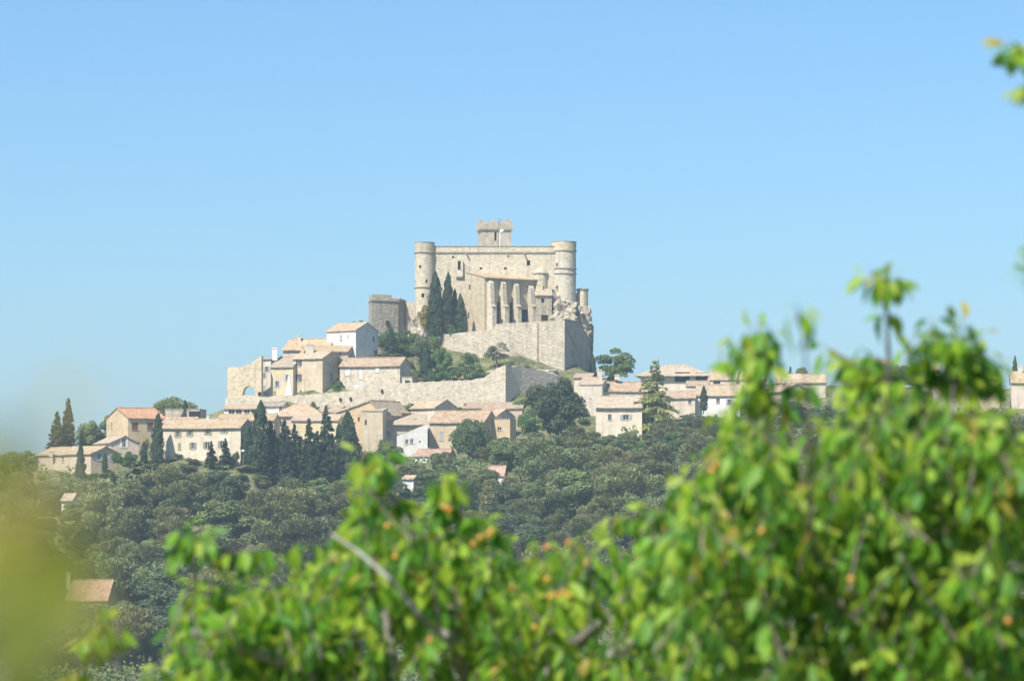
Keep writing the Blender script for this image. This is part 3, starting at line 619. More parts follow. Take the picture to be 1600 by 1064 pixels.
# --- row below the rampart, left to right
H('long white house with olive shutters above the dark conifers', 253, 772, 376, -14, 713, 668.5, 9, 'eave', 1.9, 'plaster_cream', 'tile_tan', ov=.5,
  wins=[('F', 278, 678, .8, 1.35, 'shutter_olive'), ('F', 296.5, 676.5, .8, 1.35, 'shutter_olive'), ('F', 325, 674.5, .9, 1.35, 'shutter_olive'), ('F', 350, 672.5, .9, 1.35, 'shutter_olive'),
        ('F', 280.5, 697.5, .7, 1.5, 'closed:shutter_olive'), ('F', 301.5, 696.5, .8, 1.5, 'shutter_olive'), ('F', 324, 695.5, 1.0, 1.5, 'shutter_olive'), ('F', 347, 694, .9, 1.5, 'shutter_olive')],
  chim=[(325, 650, 1.2, .7, 'plaster_white')])
H('two storey house with salmon roof and brown shutters', 200, 792, 258, 32, 702, 652.5, 11.5, 'eave', 2.3, 'plaster_tan', 'tile_orange', ov=.4,
  wins=[('F', 211, 666, 1.6, 1.7, 'closed:shutter_brown'), ('F', 235, 666, 1.5, 1.7, 'closed:shutter_brown'), ('L', 174, 665, .9, 1.3, None)], chim=[(184, 636, .9, .6, 'plaster_cream')])
H('low house with pale blue shutters under the salmon roofed house', 173.5, 782, 217, 24, 712, 691, 12, 'gable', 1.5, 'plaster_pink', 'tile_tan', ov=.5, og=.4,
  wins=[('F', 193.5, 692, .9, 2.0, 'shutter_white')])
H('low pink house with blue shutters at the foot of the left houses', 142, 772, 188, 38, 736, 708.5, 24, 'gable', 1.6, 'plaster_pink', 'tile_tan', ov=.4, og=.4,
  wins=[('F', 155, 713.5, .9, 1.5, 'shutter_blue'), ('F', 177, 714.5, .9, 1.6, 'shutter_blue'), ('L', 98, 718, .9, 1.3, None)], chim=[(117, 697, 1.6, 1.0, 'plaster_white'), (80, 704, 1.4, .8, 'plaster_cream')])
H('low stone terrace house behind the cypress beside salmon roof', 258, 806, 312, -6, 665, 640, 8, 'flat', .1, 'rubble_wall', 'coping', wins=[('F', 304, 648, 2.6, 1.6, None, 'doorway', 'opening')])
H('small tan roofed annex joining the long white house', 252, 780, 300, -14, 690, 661, 8, 'eave', 1.2, 'plaster_cream', 'tile_pink')
H('house with a strip of white framed windows under the rampart', 350, 838, 408, -6, 668, 638.5, 6.5, 'shed', 1.3, 'plaster_white', 'tile_pink', ov=.5,
  wins=[('F', 362, 643, 1.5, 1.1, None), ('F', 373, 643, 1.4, 1.1, None), ('F', 386, 642.5, 1.4, 1.1, None), ('F', 397, 642.5, 1.4, 1.1, None)])
H('small white block house beside the row of white windows', 408, 841, 442, -10, 668, 634, 6, 'eave', .8, 'plaster_white', 'tile_grey', wins=[('F', 438.5, 633 + 6, .8, 1.4, None)])
H('low tiled roof behind the long white house', 340, 826, 428, -8, 678, 656.5, 7, 'eave', 1.4, 'plaster_pink', 'tile_tan', ov=.5)
H('wide pink house with weathered hipped roof behind the conifers', 426, 834, 503, -8, 684, 648.5, 9, 'hip', 2.6, 'plaster_pink', 'tile_pink', ov=.6, wins=[('F', 440, 662, .9, 1.2, None), ('F', 490, 662, .9, 1.2, None)])
H('low house with pink tiled lean-to right of the hipped roof', 455, 826, 528, -6, 686, 657, 7, 'shed', 1.6, 'plaster_yellow', 'tile_pink', ov=.4)
H('small tan roofed house with chimney behind the tallest fir', 497, 844, 552, -8, 665, 644, 6, 'shed', 1.9, 'plaster_cream', 'tile_tan', ov=.3, chim=[(535, 628, 1.3, .6, 'plaster_cream'), (512, 631, 1.0, .5, 'tile_pink')])
H('big orange house with broad gable beside the conifer clump', 520, 834, 594, -30, 702, 647, 13, 'gable', 3.0, 'plaster_orange', 'tile_tan', rf=.8, ov=.5, og=.4,
  wins=[('F', 560.5, 655, .5, 1.0, None)], chim=[(536, 627, 1.0, .7, 'plaster_orange')])
H('little roof with two chimneys against the rampart foot', 580, 843, 608, -26, 650, 634, 5, 'eave', 1.2, 'plaster_pink', 'tile_tan', chim=[(593, 621, 1.5, .6, 'plaster_cream')], wins=[('R', 611, 632, .5, .6, None)])
H('cream tower house left of the grey lean-to', 565, 823, 598, -6, 704, 642, 8, 'shed', .8, 'plaster_tan', 'tile_tan', ov=.15, wins=[('F', 571.5, 660, .5, 1.2, None)])
H('tan roofed house with deep shaded wall in the middle row', 597, 829, 668, 3, 702, 662, 8, 'shed', 2.2, 'plaster_grey', 'tile_tan', ov=1.0, og=.2, wins=[('F', 607, 676, 1.2, 1.0, None)], chim=[(646, 644, 1.2, .5, 'plaster_tan')])
H('small gabled dormer house above the tan roof', 601, 837, 626, -28, 664, 645, 5, 'gable', 1.0, 'plaster_tan', 'tile_tan')
H('white lean-to house with slanting top and two small windows', 620, 819, 668, 2, 708, 681, 6, 'shedu', 2.9, 'plaster_white', 'tile_tan', ov=.1, og=.03, t=.1,
  wins=[('F', 636, 690, .75, 1.1, None), ('F', 643.5, 689.3, .75, 1.1, None), ('F', 656, 690, .3, .6, None)])
H('small cream house with slate shaded gable under the rampart', 642, 843, 680, -36, 665, 637.5, 9, 'eave', 1.9, 'plaster_cream', 'tile_tan', ov=.5, chim=[(693, 619, 1.2, .35, 'plaster_grey')])
H('tan house with long pitched roof left of the round green tree', 671, 826, 757, -20, 702, 659.5, 9, 'eave', 2.6, 'plaster_tan', 'tile_pink', ov=.5, wins=[('F', 690.5, 682, 1.1, 2.1, 'closed:shutter_grey'), ('F', 735, 676, 1.0, 1.5, None)])
H('house with shaded gable right of the round green tree', 741, 834, 776, -32, 690, 651, 8, 'eave', 1.7, 'plaster_cream', 'tile_pink', ov=.4, wins=[('F', 770, 661, .8, 1.0, None), ('R', 787, 652, .6, .6, None)])
H('tan low house with one dark window beside the big dark pine', 768, 826, 797, -14, 690, 655, 6, 'flat', .1, 'plaster_tan', 'coping', wins=[('F', 780.5, 670, 1.0, .8, None)])
H('long low roof against the rampart behind the round tree', 724, 843, 816, -5, 655, 638, 6, 'shed', 1.6, 'plaster_tan', 'tile_pink', ov=.4, chim=[(721.5, 620, 2.6, .7, 'plaster_pink'), (799, 634, 1.2, .9, 'plaster_white')])
H('low white shed with rosy roof in front of the tan house', 648, 808, 700, -14, 722, 712.5, 7, 'eave', 1.5, 'plaster_white', 'tile_orange', ov=.35, wins=[('F', 660, 716, 1.4, 1.0, 'closed:shutter_white', 'door')])
# --- right of the castle
H('tiny roofed house at the foot of the terrace wall corner', 897, 868, 924, -8, 606, 590, 5, 'shed', 1.2, 'plaster_cream', 'tile_tan', ov=.4)
H('plain cream stepped house between dark pine and white gable', 905, 854, 941, -10, 640, 601, 7, 'shed', 2.0, 'plaster_cream', 'tile_pink', ov=.2, chim=[(937, 577, 3.2, 1.2, 'plaster_cream')])
H('white walled house with sloping parapet behind the cedar', 943, 856, 1012, 16, 640, 611, 9, 'eave', 2.4, 'plaster_cream', 'tile_pink', ov=.3, rf=.6, wins=[('F', 950.5, 603.5, .5, 1.0, None), ('F', 980, 614, .8, 1.0, None)], chim=[(964, 585, 1.4, 1.2, 'plaster_pink')])
H('cream house with twin roofs and blue window left of the cedar', 931, 836, 1003, -8, 680, 636, 8, 'eave', 2.7, 'plaster_cream', 'tile_tan', ov=.7, rf=.85, wins=[('F', 953, 652, .9, 1.4, None), ('F', 978, 652, 1.4, 1.3, 'shutter_grey')],
  chim=[(922.5, 621, 2.6, .6, 'plaster_cream'), (997.5, 620, 1.8, .9, 'plaster_white')])
vl, PV, WV, zeV, rzV = H('large villa with wide hipped roof and dark loggia on the ridge', 1001, 884, 1105, -8, 612, 584.5, 12, 'hip', 2.5, 'plaster_cream', 'tile_tan', ov=1.4,
  wins=[('F', 1028, 590, 3.6, 1.9, None), ('F', 1066, 589, 3.8, 2.4, None, 'loggia', 'opening'), ('F', 1096, 590.5, 3.0, 2.6, None, 'loggia', 'opening')])
H('pale rose house with red chimney right of the villa', 1107, 878, 1150, -14, 616, 593, 9, 'eave', 2.6, 'plaster_pink', 'tile_pink', ov=.3, chim=[(1130.5, 577, 2.2, .9, 'tile_orange')], wins=[('F', 1120, 598, 1.8, .6, None, 'window', 'opening')])
H('small house with pinkish roof between cedar and villa loggia', 1072, 862, 1106, -6, 625, 603, 7, 'eave', 1.2, 'plaster_cream', 'tile_pink', ov=.3)
H('low tiled house just right of the cedar', 1040, 850, 1086, -6, 645, 622, 6, 'shed', 2.0, 'plaster_cream', 'tile_pink', ov=.4, wins=[('F', 1078, 628, .8, 1.0, None)])
H('white house with slim cypress against its wall', 1085, 852, 1156, -14, 645, 617, 8, 'eave', 2.4, 'plaster_white', 'tile_tan', ov=.5, wins=[('F', 1122, 626, .9, 1.3, None), ('F', 1140, 628, .9, 1.3, 'shutter_grey')])
H('pale house with tan roof half hidden at far right of villa', 1156, 872, 1192, -10, 622, 592, 8, 'eave', 2.0, 'plaster_cream', 'tile_tan', wins=[('F', 1172, 603, .9, 1.3, None)])
H('grey gabled house with pink roof above the dark wood', 1222, 866, 1268, 22, 634, 611, 11, 'gable', 2.0, 'plaster_grey', 'tile_pink', ov=.5, og=.4, chim=[(1232, 592, 1.6, .9, 'plaster_white'), (1224, 583, 2.6, 1.0, 'plaster_cream')])
H('low pink house along the ridge behind the gabled one', 1212, 876, 1290, -6, 620, 597, 7, 'eave', 2.0, 'plaster_pink', 'tile_tan', chim=[(1266, 582, 1.2, .7, 'plaster_pink')])
H('house with tan roof glimpsed through middle cherry shoots', 1340, 872, 1392, -8, 612, 573, 8, 'eave', 1.6, 'plaster_tan', 'tile_tan', wins=[('F', 1362, 590, .9, 1.3, None)])
H('cream house on the ridge glimpsed left of pale gable wall', 1440, 876, 1468, -8, 605, 577, 7, 'eave', 2.2, 'plaster_cream', 'tile_tan', wins=[('F', 1455, 588, .9, 1.2, None)])
H('pale plastered gable house seen through the right cherry tree', 1469, 858, 1514, 4, 650, 592, 9, 'gable', 1.3, 'plaster_cream', 'tile_pink', wins=[('F', 1498, 640, .9, 1.2, None)])
H('tan house with pinkish roof near the right picture edge', 1516, 864, 1562, -10, 640, 591, 8, 'eave', 2.0, 'plaster_tan', 'tile_pink', wins=[('F', 1535, 605, .9, 1.3, None)])
H('rightmost house on the ridge with tan roof', 1580, 868, 1650, -6, 640, 597, 8, 'eave', 2.6, 'plaster_pink', 'tile_tan', chim=[(1594, 571, 2.2, 1.0, 'plaster_pink')])
H('small cream house low on the slope at right edge', 1558, 800, 1590, -8, 705, 668, 6, 'eave', 1.4, 'plaster_cream', 'tile_tan', wins=[('F', 1570, 680, .9, 1.0, None)])
# --- in the woods
H('old farmhouse with salmon tiled roof deep in the woods', 104, 668, 168, -8, 975, 935, 8, 'eave', 3.4, 'plaster_tan', 'tile_orange', ov=.5, chim=[(107, 893, 3.4, .8, 'plaster_cream')], wins=[('F', 125, 950, 1, 1.4, None)])
H('white cottage half hidden by trees below the left houses', 96, 738, 113, -10, 806, 781, 5, 'eave', 1.2, 'plaster_white', 'tile_tan', wins=[('F', 105, 790, .8, 1.0, None)])
H('tiny red roofed hut among the pines', 762, 772, 787, -12, 752, 742, 4, 'eave', 1.9, 'plaster_white', 'tile_orange', ov=.3)
H('white cottage wall peeping through trees above the cherry', 629, 768, 646, -10, 776, 748, 4, 'shed', .8, 'plaster_white', 'tile_tan')
H('pale shed among trees behind the left cherry branches', 488, 690, 556, -12, 955, 930, 6, 'eave', 1.6, 'plaster_cream', 'tile_tan')
# war memorial on the terrace
wm = thing('war_memorial', wp(452, 620, 862), 'pale rosy stone memorial with slender obelisk on the rampart terrace', 'monument')
mb = MB(); c = wp(451.5, 620, 861.5); c.z -= 1
for (w, h0, h1) in ((2.0, 0, 1.6), (1.6, 1.6, 3.4), (1.15, 3.4, 3.9)):
    mb.hexa([c + Vector((sx * w / 2, sy * w / 2, h0)) for sx, sy in ((-1, -1), (1, -1), (1, 1), (-1, 1))], [c + Vector((sx * w / 2 * .94, sy * w / 2 * .94, h1)) for sx, sy in ((-1, -1), (1, -1), (1, 1), (-1, 1))])
mb.build('pedestal', 'memorial_stone', wm)
mb = MB(); mb.hexa([c + Vector((sx * .42, sy * .42, 3.9)) for sx, sy in ((-1, -1), (1, -1), (1, 1), (-1, 1))], [c + Vector((sx * .24, sy * .24, 6.0)) for sx, sy in ((-1, -1), (1, -1), (1, 1), (-1, 1))])
mb.hexa([c + Vector((sx * .24, sy * .24, 6.0)) for sx, sy in ((-1, -1), (1, -1), (1, 1), (-1, 1))], [c + Vector((sx * .02, sy * .02, 6.4)) for sx, sy in ((-1, -1), (1, -1), (1, 1), (-1, 1))])
mb.build('obelisk', 'memorial_stone', wm)
def lamp(px, ptop, Y, pbase, label, globe=True):
    b = wp(px, pbase, Y); t_ = wp(px, ptop, Y); lp = thing('street_lamp', b, label, 'street lamp')
    m2 = MB(); m2.tube([b - EZ * 1, t_], [.09, .06], 6); m2.build('post', 'metal_grey', lp)
    m2 = MB(); m2.lathe((t_.x, t_.y, 0), [(.1, t_.z), (.42, t_.z + .1), (.42, t_.z + .35), (.1, t_.z + .5)], 10); m2.build('lantern', 'metal_white' if globe else 'metal_grey', lp)
lamp(380, 706, 765, 722, 'short street lamp with pale lantern right of the long white house')
lp = thing('street_lamp', wp(476.5, 617, 862), 'tall twin armed street lamp before the ochre house', 'street lamp')
b = wp(476.5, 617, 862); mb = MB(); mb.tube([b - EZ, wp(476.5, 592, 862)], [.08, .05], 6); mb.build('post', 'metal_grey', lp)
for s in (-3, 3):
    mb = MB(); mb.tube([wp(476.5, 593.5, 862), wp(476.5 + s, 592.5, 862), wp(476.5 + s * 1.2, 594, 862)], [.05, .05, .18], 6); mb.build('lamp_arm', 'metal_grey', lp)

# ================================================================== TERRAIN
CT = np.array(CTRL)
def base_h(x, y):
    prof = np.interp(y, [-80, 4, 20, 60, 140, 560, 655, 700, 745, 790, 820, 850, 875, 890, 925, 960, 1010, 1150, 1500], [-2.0, -1.75, -2.3, -9, -24, -27, -24, -15, 0, 14, 19, 27, 38, 49, 50, 38, 18, -10, -26])
    cap = np.interp(x, [-400, -135, -100, -75, -60, -45, -30, -20, 15, 22, 30, 50, 90, 130, 400], [-20, 10, 13, 21, 29, 36, 44, 50, 50, 40, 37, 36, 35, 34, -20])
    h = np.where(prof > cap, cap + 0.08 * (prof - cap), prof)
    return h
def terrain(x, y):
    x = np.asarray(x, float); y = np.asarray(y, float); sh = x.shape; x = x.ravel(); y = y.ravel()
    h = base_h(x, y); cb = CT[:, 2] - base_h(CT[:, 0], CT[:, 1])
    out = np.empty_like(h)
    for s in range(0, len(x), 4000):
        d2 = (x[s:s + 4000, None] - CT[None, :, 0]) ** 2 + (y[s:s + 4000, None] - CT[None, :, 1]) ** 2
        w = np.exp(-d2 / 60.0); out[s:s + 4000] = (w * cb).sum(1) / (w.sum(1) + .25)
    rough = np.sin(x * .31 + 1.3 * np.sin(y * .17)) * np.cos(y * .27) * .35
    h = h + out + np.where(y > 300, rough, rough * .05)
    return h.reshape(sh)
xs = np.unique(np.concatenate([np.linspace(-1800, -260, 12), np.linspace(-260, -150, 12), np.arange(-150, 150.1, 2.5), np.linspace(150, 260, 12), np.linspace(260, 1800, 12)]))
ys = np.unique(np.concatenate([np.linspace(-600, -20, 6), np.linspace(-20, 30, 26), np.linspace(30, 600, 30), np.arange(600, 1000.1, 2.5), np.linspace(1000, 1300, 16), np.linspace(1300, 2400, 8)]))
gx, gy = np.meshgrid(xs, ys); gz = terrain(gx, gy)
surf('earth', (.130, .135, .058), (.075, .092, .036), (.25, .22, .14), scale=.35, fine=2, bump=.8, cells=.9)
me = bpy.data.meshes.new('ground'); nx, ny = len(xs), len(ys)
idx = np.arange(nx * ny).reshape(ny, nx)
fc = np.stack([idx[:-1, :-1], idx[:-1, 1:], idx[1:, 1:], idx[1:, :-1]], -1).reshape(-1, 4)
me.from_pydata(np.stack([gx, gy, gz], -1).reshape(-1, 3).tolist(), [], fc.tolist()); me.materials.append(M['earth'])
ground = bpy.data.objects.new('ground', me); col.objects.link(ground); tag(ground, kind='structure')
def gz_at(x, y): return float(terrain(np.array([x]), np.array([y]))[0])

# ================================================================== TREES
def leaf_cloud(cent, outw, size, jitter=.55, flat=1.0, strokes=False):
    """one small quad per centre, facing roughly outward"""
    k = len(cent); nrm = outw + nr.normal(0, jitter, (k, 3)); nrm /= np.linalg.norm(nrm, axis=1)[:, None] + 1e-9
    t = np.cross(nrm, nr.normal(0, 1, (k, 3))); t /= np.linalg.norm(t, axis=1)[:, None] + 1e-9; b = np.cross(nrm, t)
    if strokes:                                  # needle tufts sweeping up and outward
        t = outw * .75 + np.array([0, 0, .8]) + nr.normal(0, .35, (k, 3)); t /= np.linalg.norm(t, axis=1)[:, None] + 1e-9
        b = np.cross(t, nrm); b /= np.linalg.norm(b, axis=1)[:, None] + 1e-9
    s = (size * nr.uniform(.6, 1.35, k))[:, None]; bl = s * nr.uniform(.4, .9, k)[:, None] * flat
    v = np.stack([cent - t * s - b * bl * .3, cent - t * s * .1 - b * bl, cent + t * s, cent + t * s * .1 + b * bl], 1).reshape(-1, 3)
    return v
def cloud_mesh(name, v, mat):
    me = bpy.data.meshes.new(name); k = len(v) // 4
    me.vertices.add(len(v)); me.vertices.foreach_set('co', v.astype(np.float32).ravel())
    me.loops.add(4 * k); me.loops.foreach_set('vertex_index', np.arange(4 * k, dtype=np.int32))
    me.polygons.add(k); me.polygons.foreach_set('loop_start', np.arange(0, 4 * k, 4, dtype=np.int32))
    try: me.polygons.foreach_set('loop_total', np.full(k, 4, np.int32))
    except Exception: pass
    me.update(calc_edges=True); me.validate(); me.materials.append(M[mat]); return me
def sphere_pts(k):
    p = nr.normal(0, 1, (k, 3)); return p / np.linalg.norm(p, axis=1)[:, None]
def blob_crown(h0, h1, rad, nb, per, size, br=(.26, .42), top=1.0, squash=.8):
    """union of leafy blobs between heights h0..h1 (unit: metres)"""
    C = []; O = []; cz = (h0 + h1) / 2; hh = (h1 - h0) / 2
    for i in range(nb):
        p = sphere_pts(1)[0]; rr = nr.uniform(.35, .85)
        c = np.array([p[0] * rad * rr, p[1] * rad * rr, cz + p[2] * hh * rr * (1.0 if p[2] > 0 else .85)])
        r = rad * nr.uniform(*br); q = sphere_pts(per)
        q[:, 2] = np.where(q[:, 2] < -.35, -q[:, 2], q[:, 2])
        pos = c + q * np.array([r, r, r * squash]) * (nr.uniform(.72, 1.08, per)[:, None])
        C.append(pos); O.append(q)
    return np.concatenate(C), np.concatenate(O)
def trunk_mesh(h, r, limbs, spread, mat='bark'):
    mb = MB(); lean = Vector((rng.uniform(-.04, .04) * h, rng.uniform(-.04, .04) * h, 0))
    mb.tube([(0, 0, -1.2), (0, 0, 0), Vector((0, 0, h * .5)) + lean * .5, Vector((0, 0, h)) + lean], [r * 1.3, r, r * .7, r * .25], 7)
    for i in range(limbs):
        a = 2 * math.pi * i / max(limbs, 1) + rng.uniform(-.4, .4); z = h * rng.uniform(.35, .7); o = Vector((0, 0, z)) + lean * (z / h)
        e = o + Vector((math.cos(a) * spread, math.sin(a) * spread, spread * rng.uniform(.4, .9)))
        mb.tube([o, o.lerp(e, .5) + Vector((0, 0, spread * .1)), e], [r * .45, r * .3, r * .1], 5)
    me = bpy.data.meshes.new('trunk'); me.from_pydata(mb.v, [], mb.f); me.materials.append(M[mat]); return me
PROTO = {}
def proto(kind, crown, trunk): PROTO.setdefault(kind, []).append((crown, trunk))
SZ = .21
for i in range(6):      # aleppo pine: loose clumps, 9 m tall, 8 m wide
    c, o = blob_crown(.4, 8.6, 3.5, 26, 430, SZ, (.26, .44), squash=1.0)
    proto('pine', cloud_mesh('crown', leaf_cloud(c, o, SZ * 1.25, .4, .5, True), 'leaf_pine'), trunk_mesh(6.5, .28, 5, 2.0))
for i in range(4):      # evergreen oak: denser and rounder
    c, o = blob_crown(.3, 8.6, 3.5, 30, 330, SZ, (.28, .40), squash=.85)
    proto('oak', cloud_mesh('crown', leaf_cloud(c, o, SZ * .85, .45), 'leaf_oak'), trunk_mesh(5.5, .3, 5, 1.8))
for i in range(3):
    c, o = blob_crown(.3, 8.6, 3.5, 30, 330, SZ, (.26, .40), squash=.8)
    proto('dark', cloud_mesh('crown', leaf_cloud(c, o, SZ * .85, .45), 'leaf_dark'), trunk_mesh(5.5, .3, 5, 1.8))
for i in range(3):
    c, o = blob_crown(.3, 8.6, 3.5, 26, 260, SZ, (.26, .42), squash=.85)
    proto('green', cloud_mesh('crown', leaf_cloud(c, o, SZ * .9, .7), 'leaf_green'), trunk_mesh(5.5, .25, 5, 1.8))
for i in range(3):      # small bush
    c, o = blob_crown(.1, 2.6, 1.5, 14, 170, .12, (.34, .5))
    for kd, mt in (('bush', 'leaf_bright'), ('bush_olive', 'leaf_olive'), ('bush_dark', 'leaf_oak'), ('bush_yellow', 'leaf_yellow')):
        proto(kd, cloud_mesh('crown', leaf_cloud(c, o, .12, .7), mt), trunk_mesh(1.4, .07, 4, .5))
def spindle(h, r, k, size, mat, lean=0):
    z = nr.uniform(.01, 1, k) ** .9; rr = r * np.sin(np.pi * np.clip(z * .93 + .07, 0, 1) ** .66) ** .62 * nr.uniform(.7, 1.12, k)
    th = nr.uniform(0, 2 * np.pi, k); ph_ = nr.uniform(0, 6); fl = 1 + .17 * np.sin(th * 5 + z * 11 + ph_) + .14 * np.sin(th * 3 - z * 19 + ph_) + .1 * np.sin(z * 37 + th)
    c = np.stack([np.cos(th) * rr * fl, np.sin(th) * rr * fl, z * h], 1); o = np.stack([np.cos(th), np.sin(th), np.full(k, .35)], 1)
    v = leaf_cloud(c, o, size, .45)
    v4 = v.reshape(-1, 4, 3); m = v4.mean(1, keepdims=True); v4 = m + (v4 - m) * np.array([.8, .8, 1.7]); return cloud_mesh('crown', v4.reshape(-1, 3), mat)
for i in range(3):
    proto('cypress', spindle(10, 1.15, 3600, .17, 'leaf_cypress'), trunk_mesh(8, .18, 0, 0))
def tiers(h, r, nt, size, mat, per=150, dens=5, up=.05, droop=.12):
    C = []; O = []
    for i in range(nt):
        z = h * (.08 + .9 * (i / nt)); rr = r * (1 - (i / nt) ** 1.15) + .12; nb = max(3, int(dens * (1.3 - i / nt) + 2))
        for j in range(nb):
            th = nr.uniform(0, 2 * np.pi); L = rr * nr.uniform(.7, 1.12); k = int(per * L / r) + 12
            t = nr.uniform(.08, 1, k); wd = L * .22 * (1 - t * .7)
            x = np.cos(th) * L * t + nr.normal(0, 1, k) * wd * np.sin(th); y = np.sin(th) * L * t - nr.normal(0, 1, k) * wd * np.cos(th)
            C.append(np.stack([x, y, z + up * L * t * 2 - droop * L * t ** 2 * 2 + nr.normal(0, size * .6, k)], 1)); O.append(np.tile([np.cos(th) * .4, np.sin(th) * .4, .85], (k, 1)))
    C = np.concatenate(C); O = np.concatenate(O)
    return cloud_mesh('crown', leaf_cloud(C, O, size, .55), mat)
for i in range(3):
    proto('bronze', tiers(10, 1.5, 26, .17, 'leaf_bronze', 60, 7), trunk_mesh(9.6, .18, 0, 0))
for i in range(3): proto('fir', tiers(10, 2.3, 22, .19, 'leaf_cypress', 60, 6), trunk_mesh(9.6, .2, 0, 0))
proto('cedar', tiers(12, 4.6, 17, .2, 'leaf_cedar', 110, 5, .10, .18), trunk_mesh(11.6, .3, 0, 0))
c, o = blob_crown(.6, 3.2, 2.2, 22, 60, .07, (.2, .35)); proto('bare', cloud_mesh('crown', leaf_cloud(c, o, .07, .9), 'leaf_dry'), trunk_mesh(2.0, .09, 7, .9))
c, o = blob_crown(1.0, 5.0, 2.4, 20, 110, .12, (.24, .38)); proto('olive', cloud_mesh('crown', leaf_cloud(c, o, .12, .9), 'leaf_olive'), trunk_mesh(3.2, .14, 6, 1.2))
c, o = blob_crown(.1, 7.2, 3.5, 44, 260, .17, (.3, .42), squash=.95); proto('round', cloud_mesh('crown', leaf_cloud(c, o, .17, .45), 'leaf_oak'), trunk_mesh(5, .28, 4, 1.5))
c, o = blob_crown(.8, 9.3, 4.9, 60, 240, .2, (.2, .32), squash=.8); proto('bigpine', cloud_mesh('crown', leaf_cloud(c, o, .2, .6), 'leaf_dark'), trunk_mesh(7.5, .35, 7, 2.8))
c, o = blob_crown(.8, 8.6, 3.9, 40, 130, .17, (.20, .32)); proto('airy', cloud_mesh('crown', leaf_cloud(c, o, .17, .9), 'leaf_oak'), trunk_mesh(7, .22, 8, 2.2))
DIM = dict(green=(9, 8), pine=(9, 8), oak=(9, 8), dark=(9, 8), bush=(2.9, 3.6), bush_olive=(2.9, 3.6), bush_dark=(2.9, 3.6), bush_yellow=(2.9, 3.6), cypress=(10, 2.3), bronze=(10.2, 3.0), fir=(10.2, 4.6), cedar=(12, 8.6), bare=(3.6, 4.6), olive=(5.4, 5), round=(8, 8.2), bigpine=(9.8, 10.5), airy=(9, 8))
NAME = dict(green='tree', pine='pine_tree', oak='oak_tree', dark='oak_tree', bush='bush', bush_olive='bush', bush_dark='bush', bush_yellow='bush', cypress='cypress_tree', bronze='cypress_tree', fir='conifer_tree', cedar='cedar_tree', bare='bush', olive='olive_tree', round='round_tree', bigpine='pine_tree', airy='tree')
def put(kind, x, y, z0, h, w, label, group=None, cat=None, var=None):
    ps = PROTO[kind]; cm, tm = ps[rng.randrange(len(ps)) if var is None else var % len(ps)]
    r = thing(NAME[kind], (x, y, z0), label, cat or ('bush' if NAME[kind] == 'bush' else 'tree'), group)
    sx = w / DIM[kind][1]; r.scale = (sx * rng.uniform(.93, 1.07), sx * rng.uniform(.93, 1.07), h / DIM[kind][0]); r.rotation_euler = (rng.uniform(-.03, .03), rng.uniform(-.035, .035), rng.uniform(0, 6.28))
    for nm, me in (('trunk', tm), ('crown', cm)):
        c = bpy.data.objects.new(nm, me); col.objects.link(c); c.parent = r
    return r
def tree(kind, px, top, Y, wpx, label, base=None, group=None, var=None):
    x = X(px, Y); z0 = gz_at(x, Y) - .1 if base is None else Z(base, Y); h = Z(top, Y) - z0
    if h < .8: print('short tree', label, h); h = .8
    return put(kind, x, Y, z0, h, wpx / F * Y, label, group, var=var)
# --- trees and shrubs one can point at
tree('cypress', 681, 425, 895, 22, 'tallest dark cypress against the slender castle tower', 526)
tree('cypress', 698.5, 427, 896, 18, 'tall dark cypress second from the castle tower', 524)
tree('cypress', 710, 452, 899, 12, 'shaded cypress in the gap behind the castle cypresses', 522)
tree('cypress', 721, 460, 894, 15, 'shorter greener cypress rightmost of the castle cypresses', 521)
tree('bush_yellow', 665, 472, 901, 26, 'yellowish climbing shrub at the foot of the slender tower', 516)
tree('bush', 706, 505, 893, 14, 'small grey-green bush under the castle cypresses', 527)
tree('green', 608, 511, 892, 50, 'olive green tree before the squat grey tower', 560)
tree('green', 638, 513, 890, 52, 'loose green tree below the short sunlit wall', 566)
tree('cypress', 611.5, 513, 887, 13, 'small cypress in front of the squat grey tower', 556)
tree('green', 674, 517, 886, 50, 'rounded green tree under the castle cypresses', 585)
tree('olive', 655, 520, 884, 36, 'feathery pale green tree beside rough stone house', 580)
tree('cypress', 666, 536, 879, 16, 'slim dark cypress rising behind the clipped hedge', 598)
tree('green', 690, 540, 881, 36, 'shady tree behind the clipped hedge', 592)
for i, px in enumerate((675, 687, 699)): tree('bush', px, 576, 874, 17, 'bright green clipped hedge bush above the rampart', 600, 'hedge bushes above the rampart')
tree('green', 733, 545, 876, 42, 'bright green leafy shrub against the terrace wall', 597)
tree('bush_dark', 738, 574, 872, 26, 'low dark green bush above the rampart', 600)
tree('bush', 712, 568, 875, 20, 'small fresh green shrub left of the low dark bush', 600)
tree('olive', 777, 532, 877, 46, 'pale olive tree before the terrace wall', 580)
tree('bare', 810, 550, 876, 34, 'bare brownish shrub before the terrace wall', 578)
tree('bush', 757, 578, 873, 22, 'little green shrub at rampart peak', 598)
tree('bush', 529.5, 593, 860, 28, 'round bright green bush beside the ochre house', 615)
tree('bush_dark', 531, 556, 872, 14, 'dark shrub between the ochre house and the stone house', 590)
tree('bush_dark', 560, 496, 896, 24, 'shrub topping the skyline above the white house', 522)
tree('bush_dark', 357, 590, 868, 7, 'tuft of shrub on top of the ruined wall', 572) if False else None
tree('green', 961, 541, 905, 68, 'airy green tree on the skyline right of the castle', 606)
tree('cypress', 926, 555, 893, 11, 'narrow dark cypress beside the terrace wall corner', 602)
tree('cedar', 1022, 558, 838, 92, 'yellow-green cedar with layered branches before the villa')
tree('cypress', 1099.5, 603, 846, 12, 'slim clipped cypress against the white house', 642)
tree('bigpine', 872, 581, 812, 112, 'big dark rounded pine below the terrace corner')
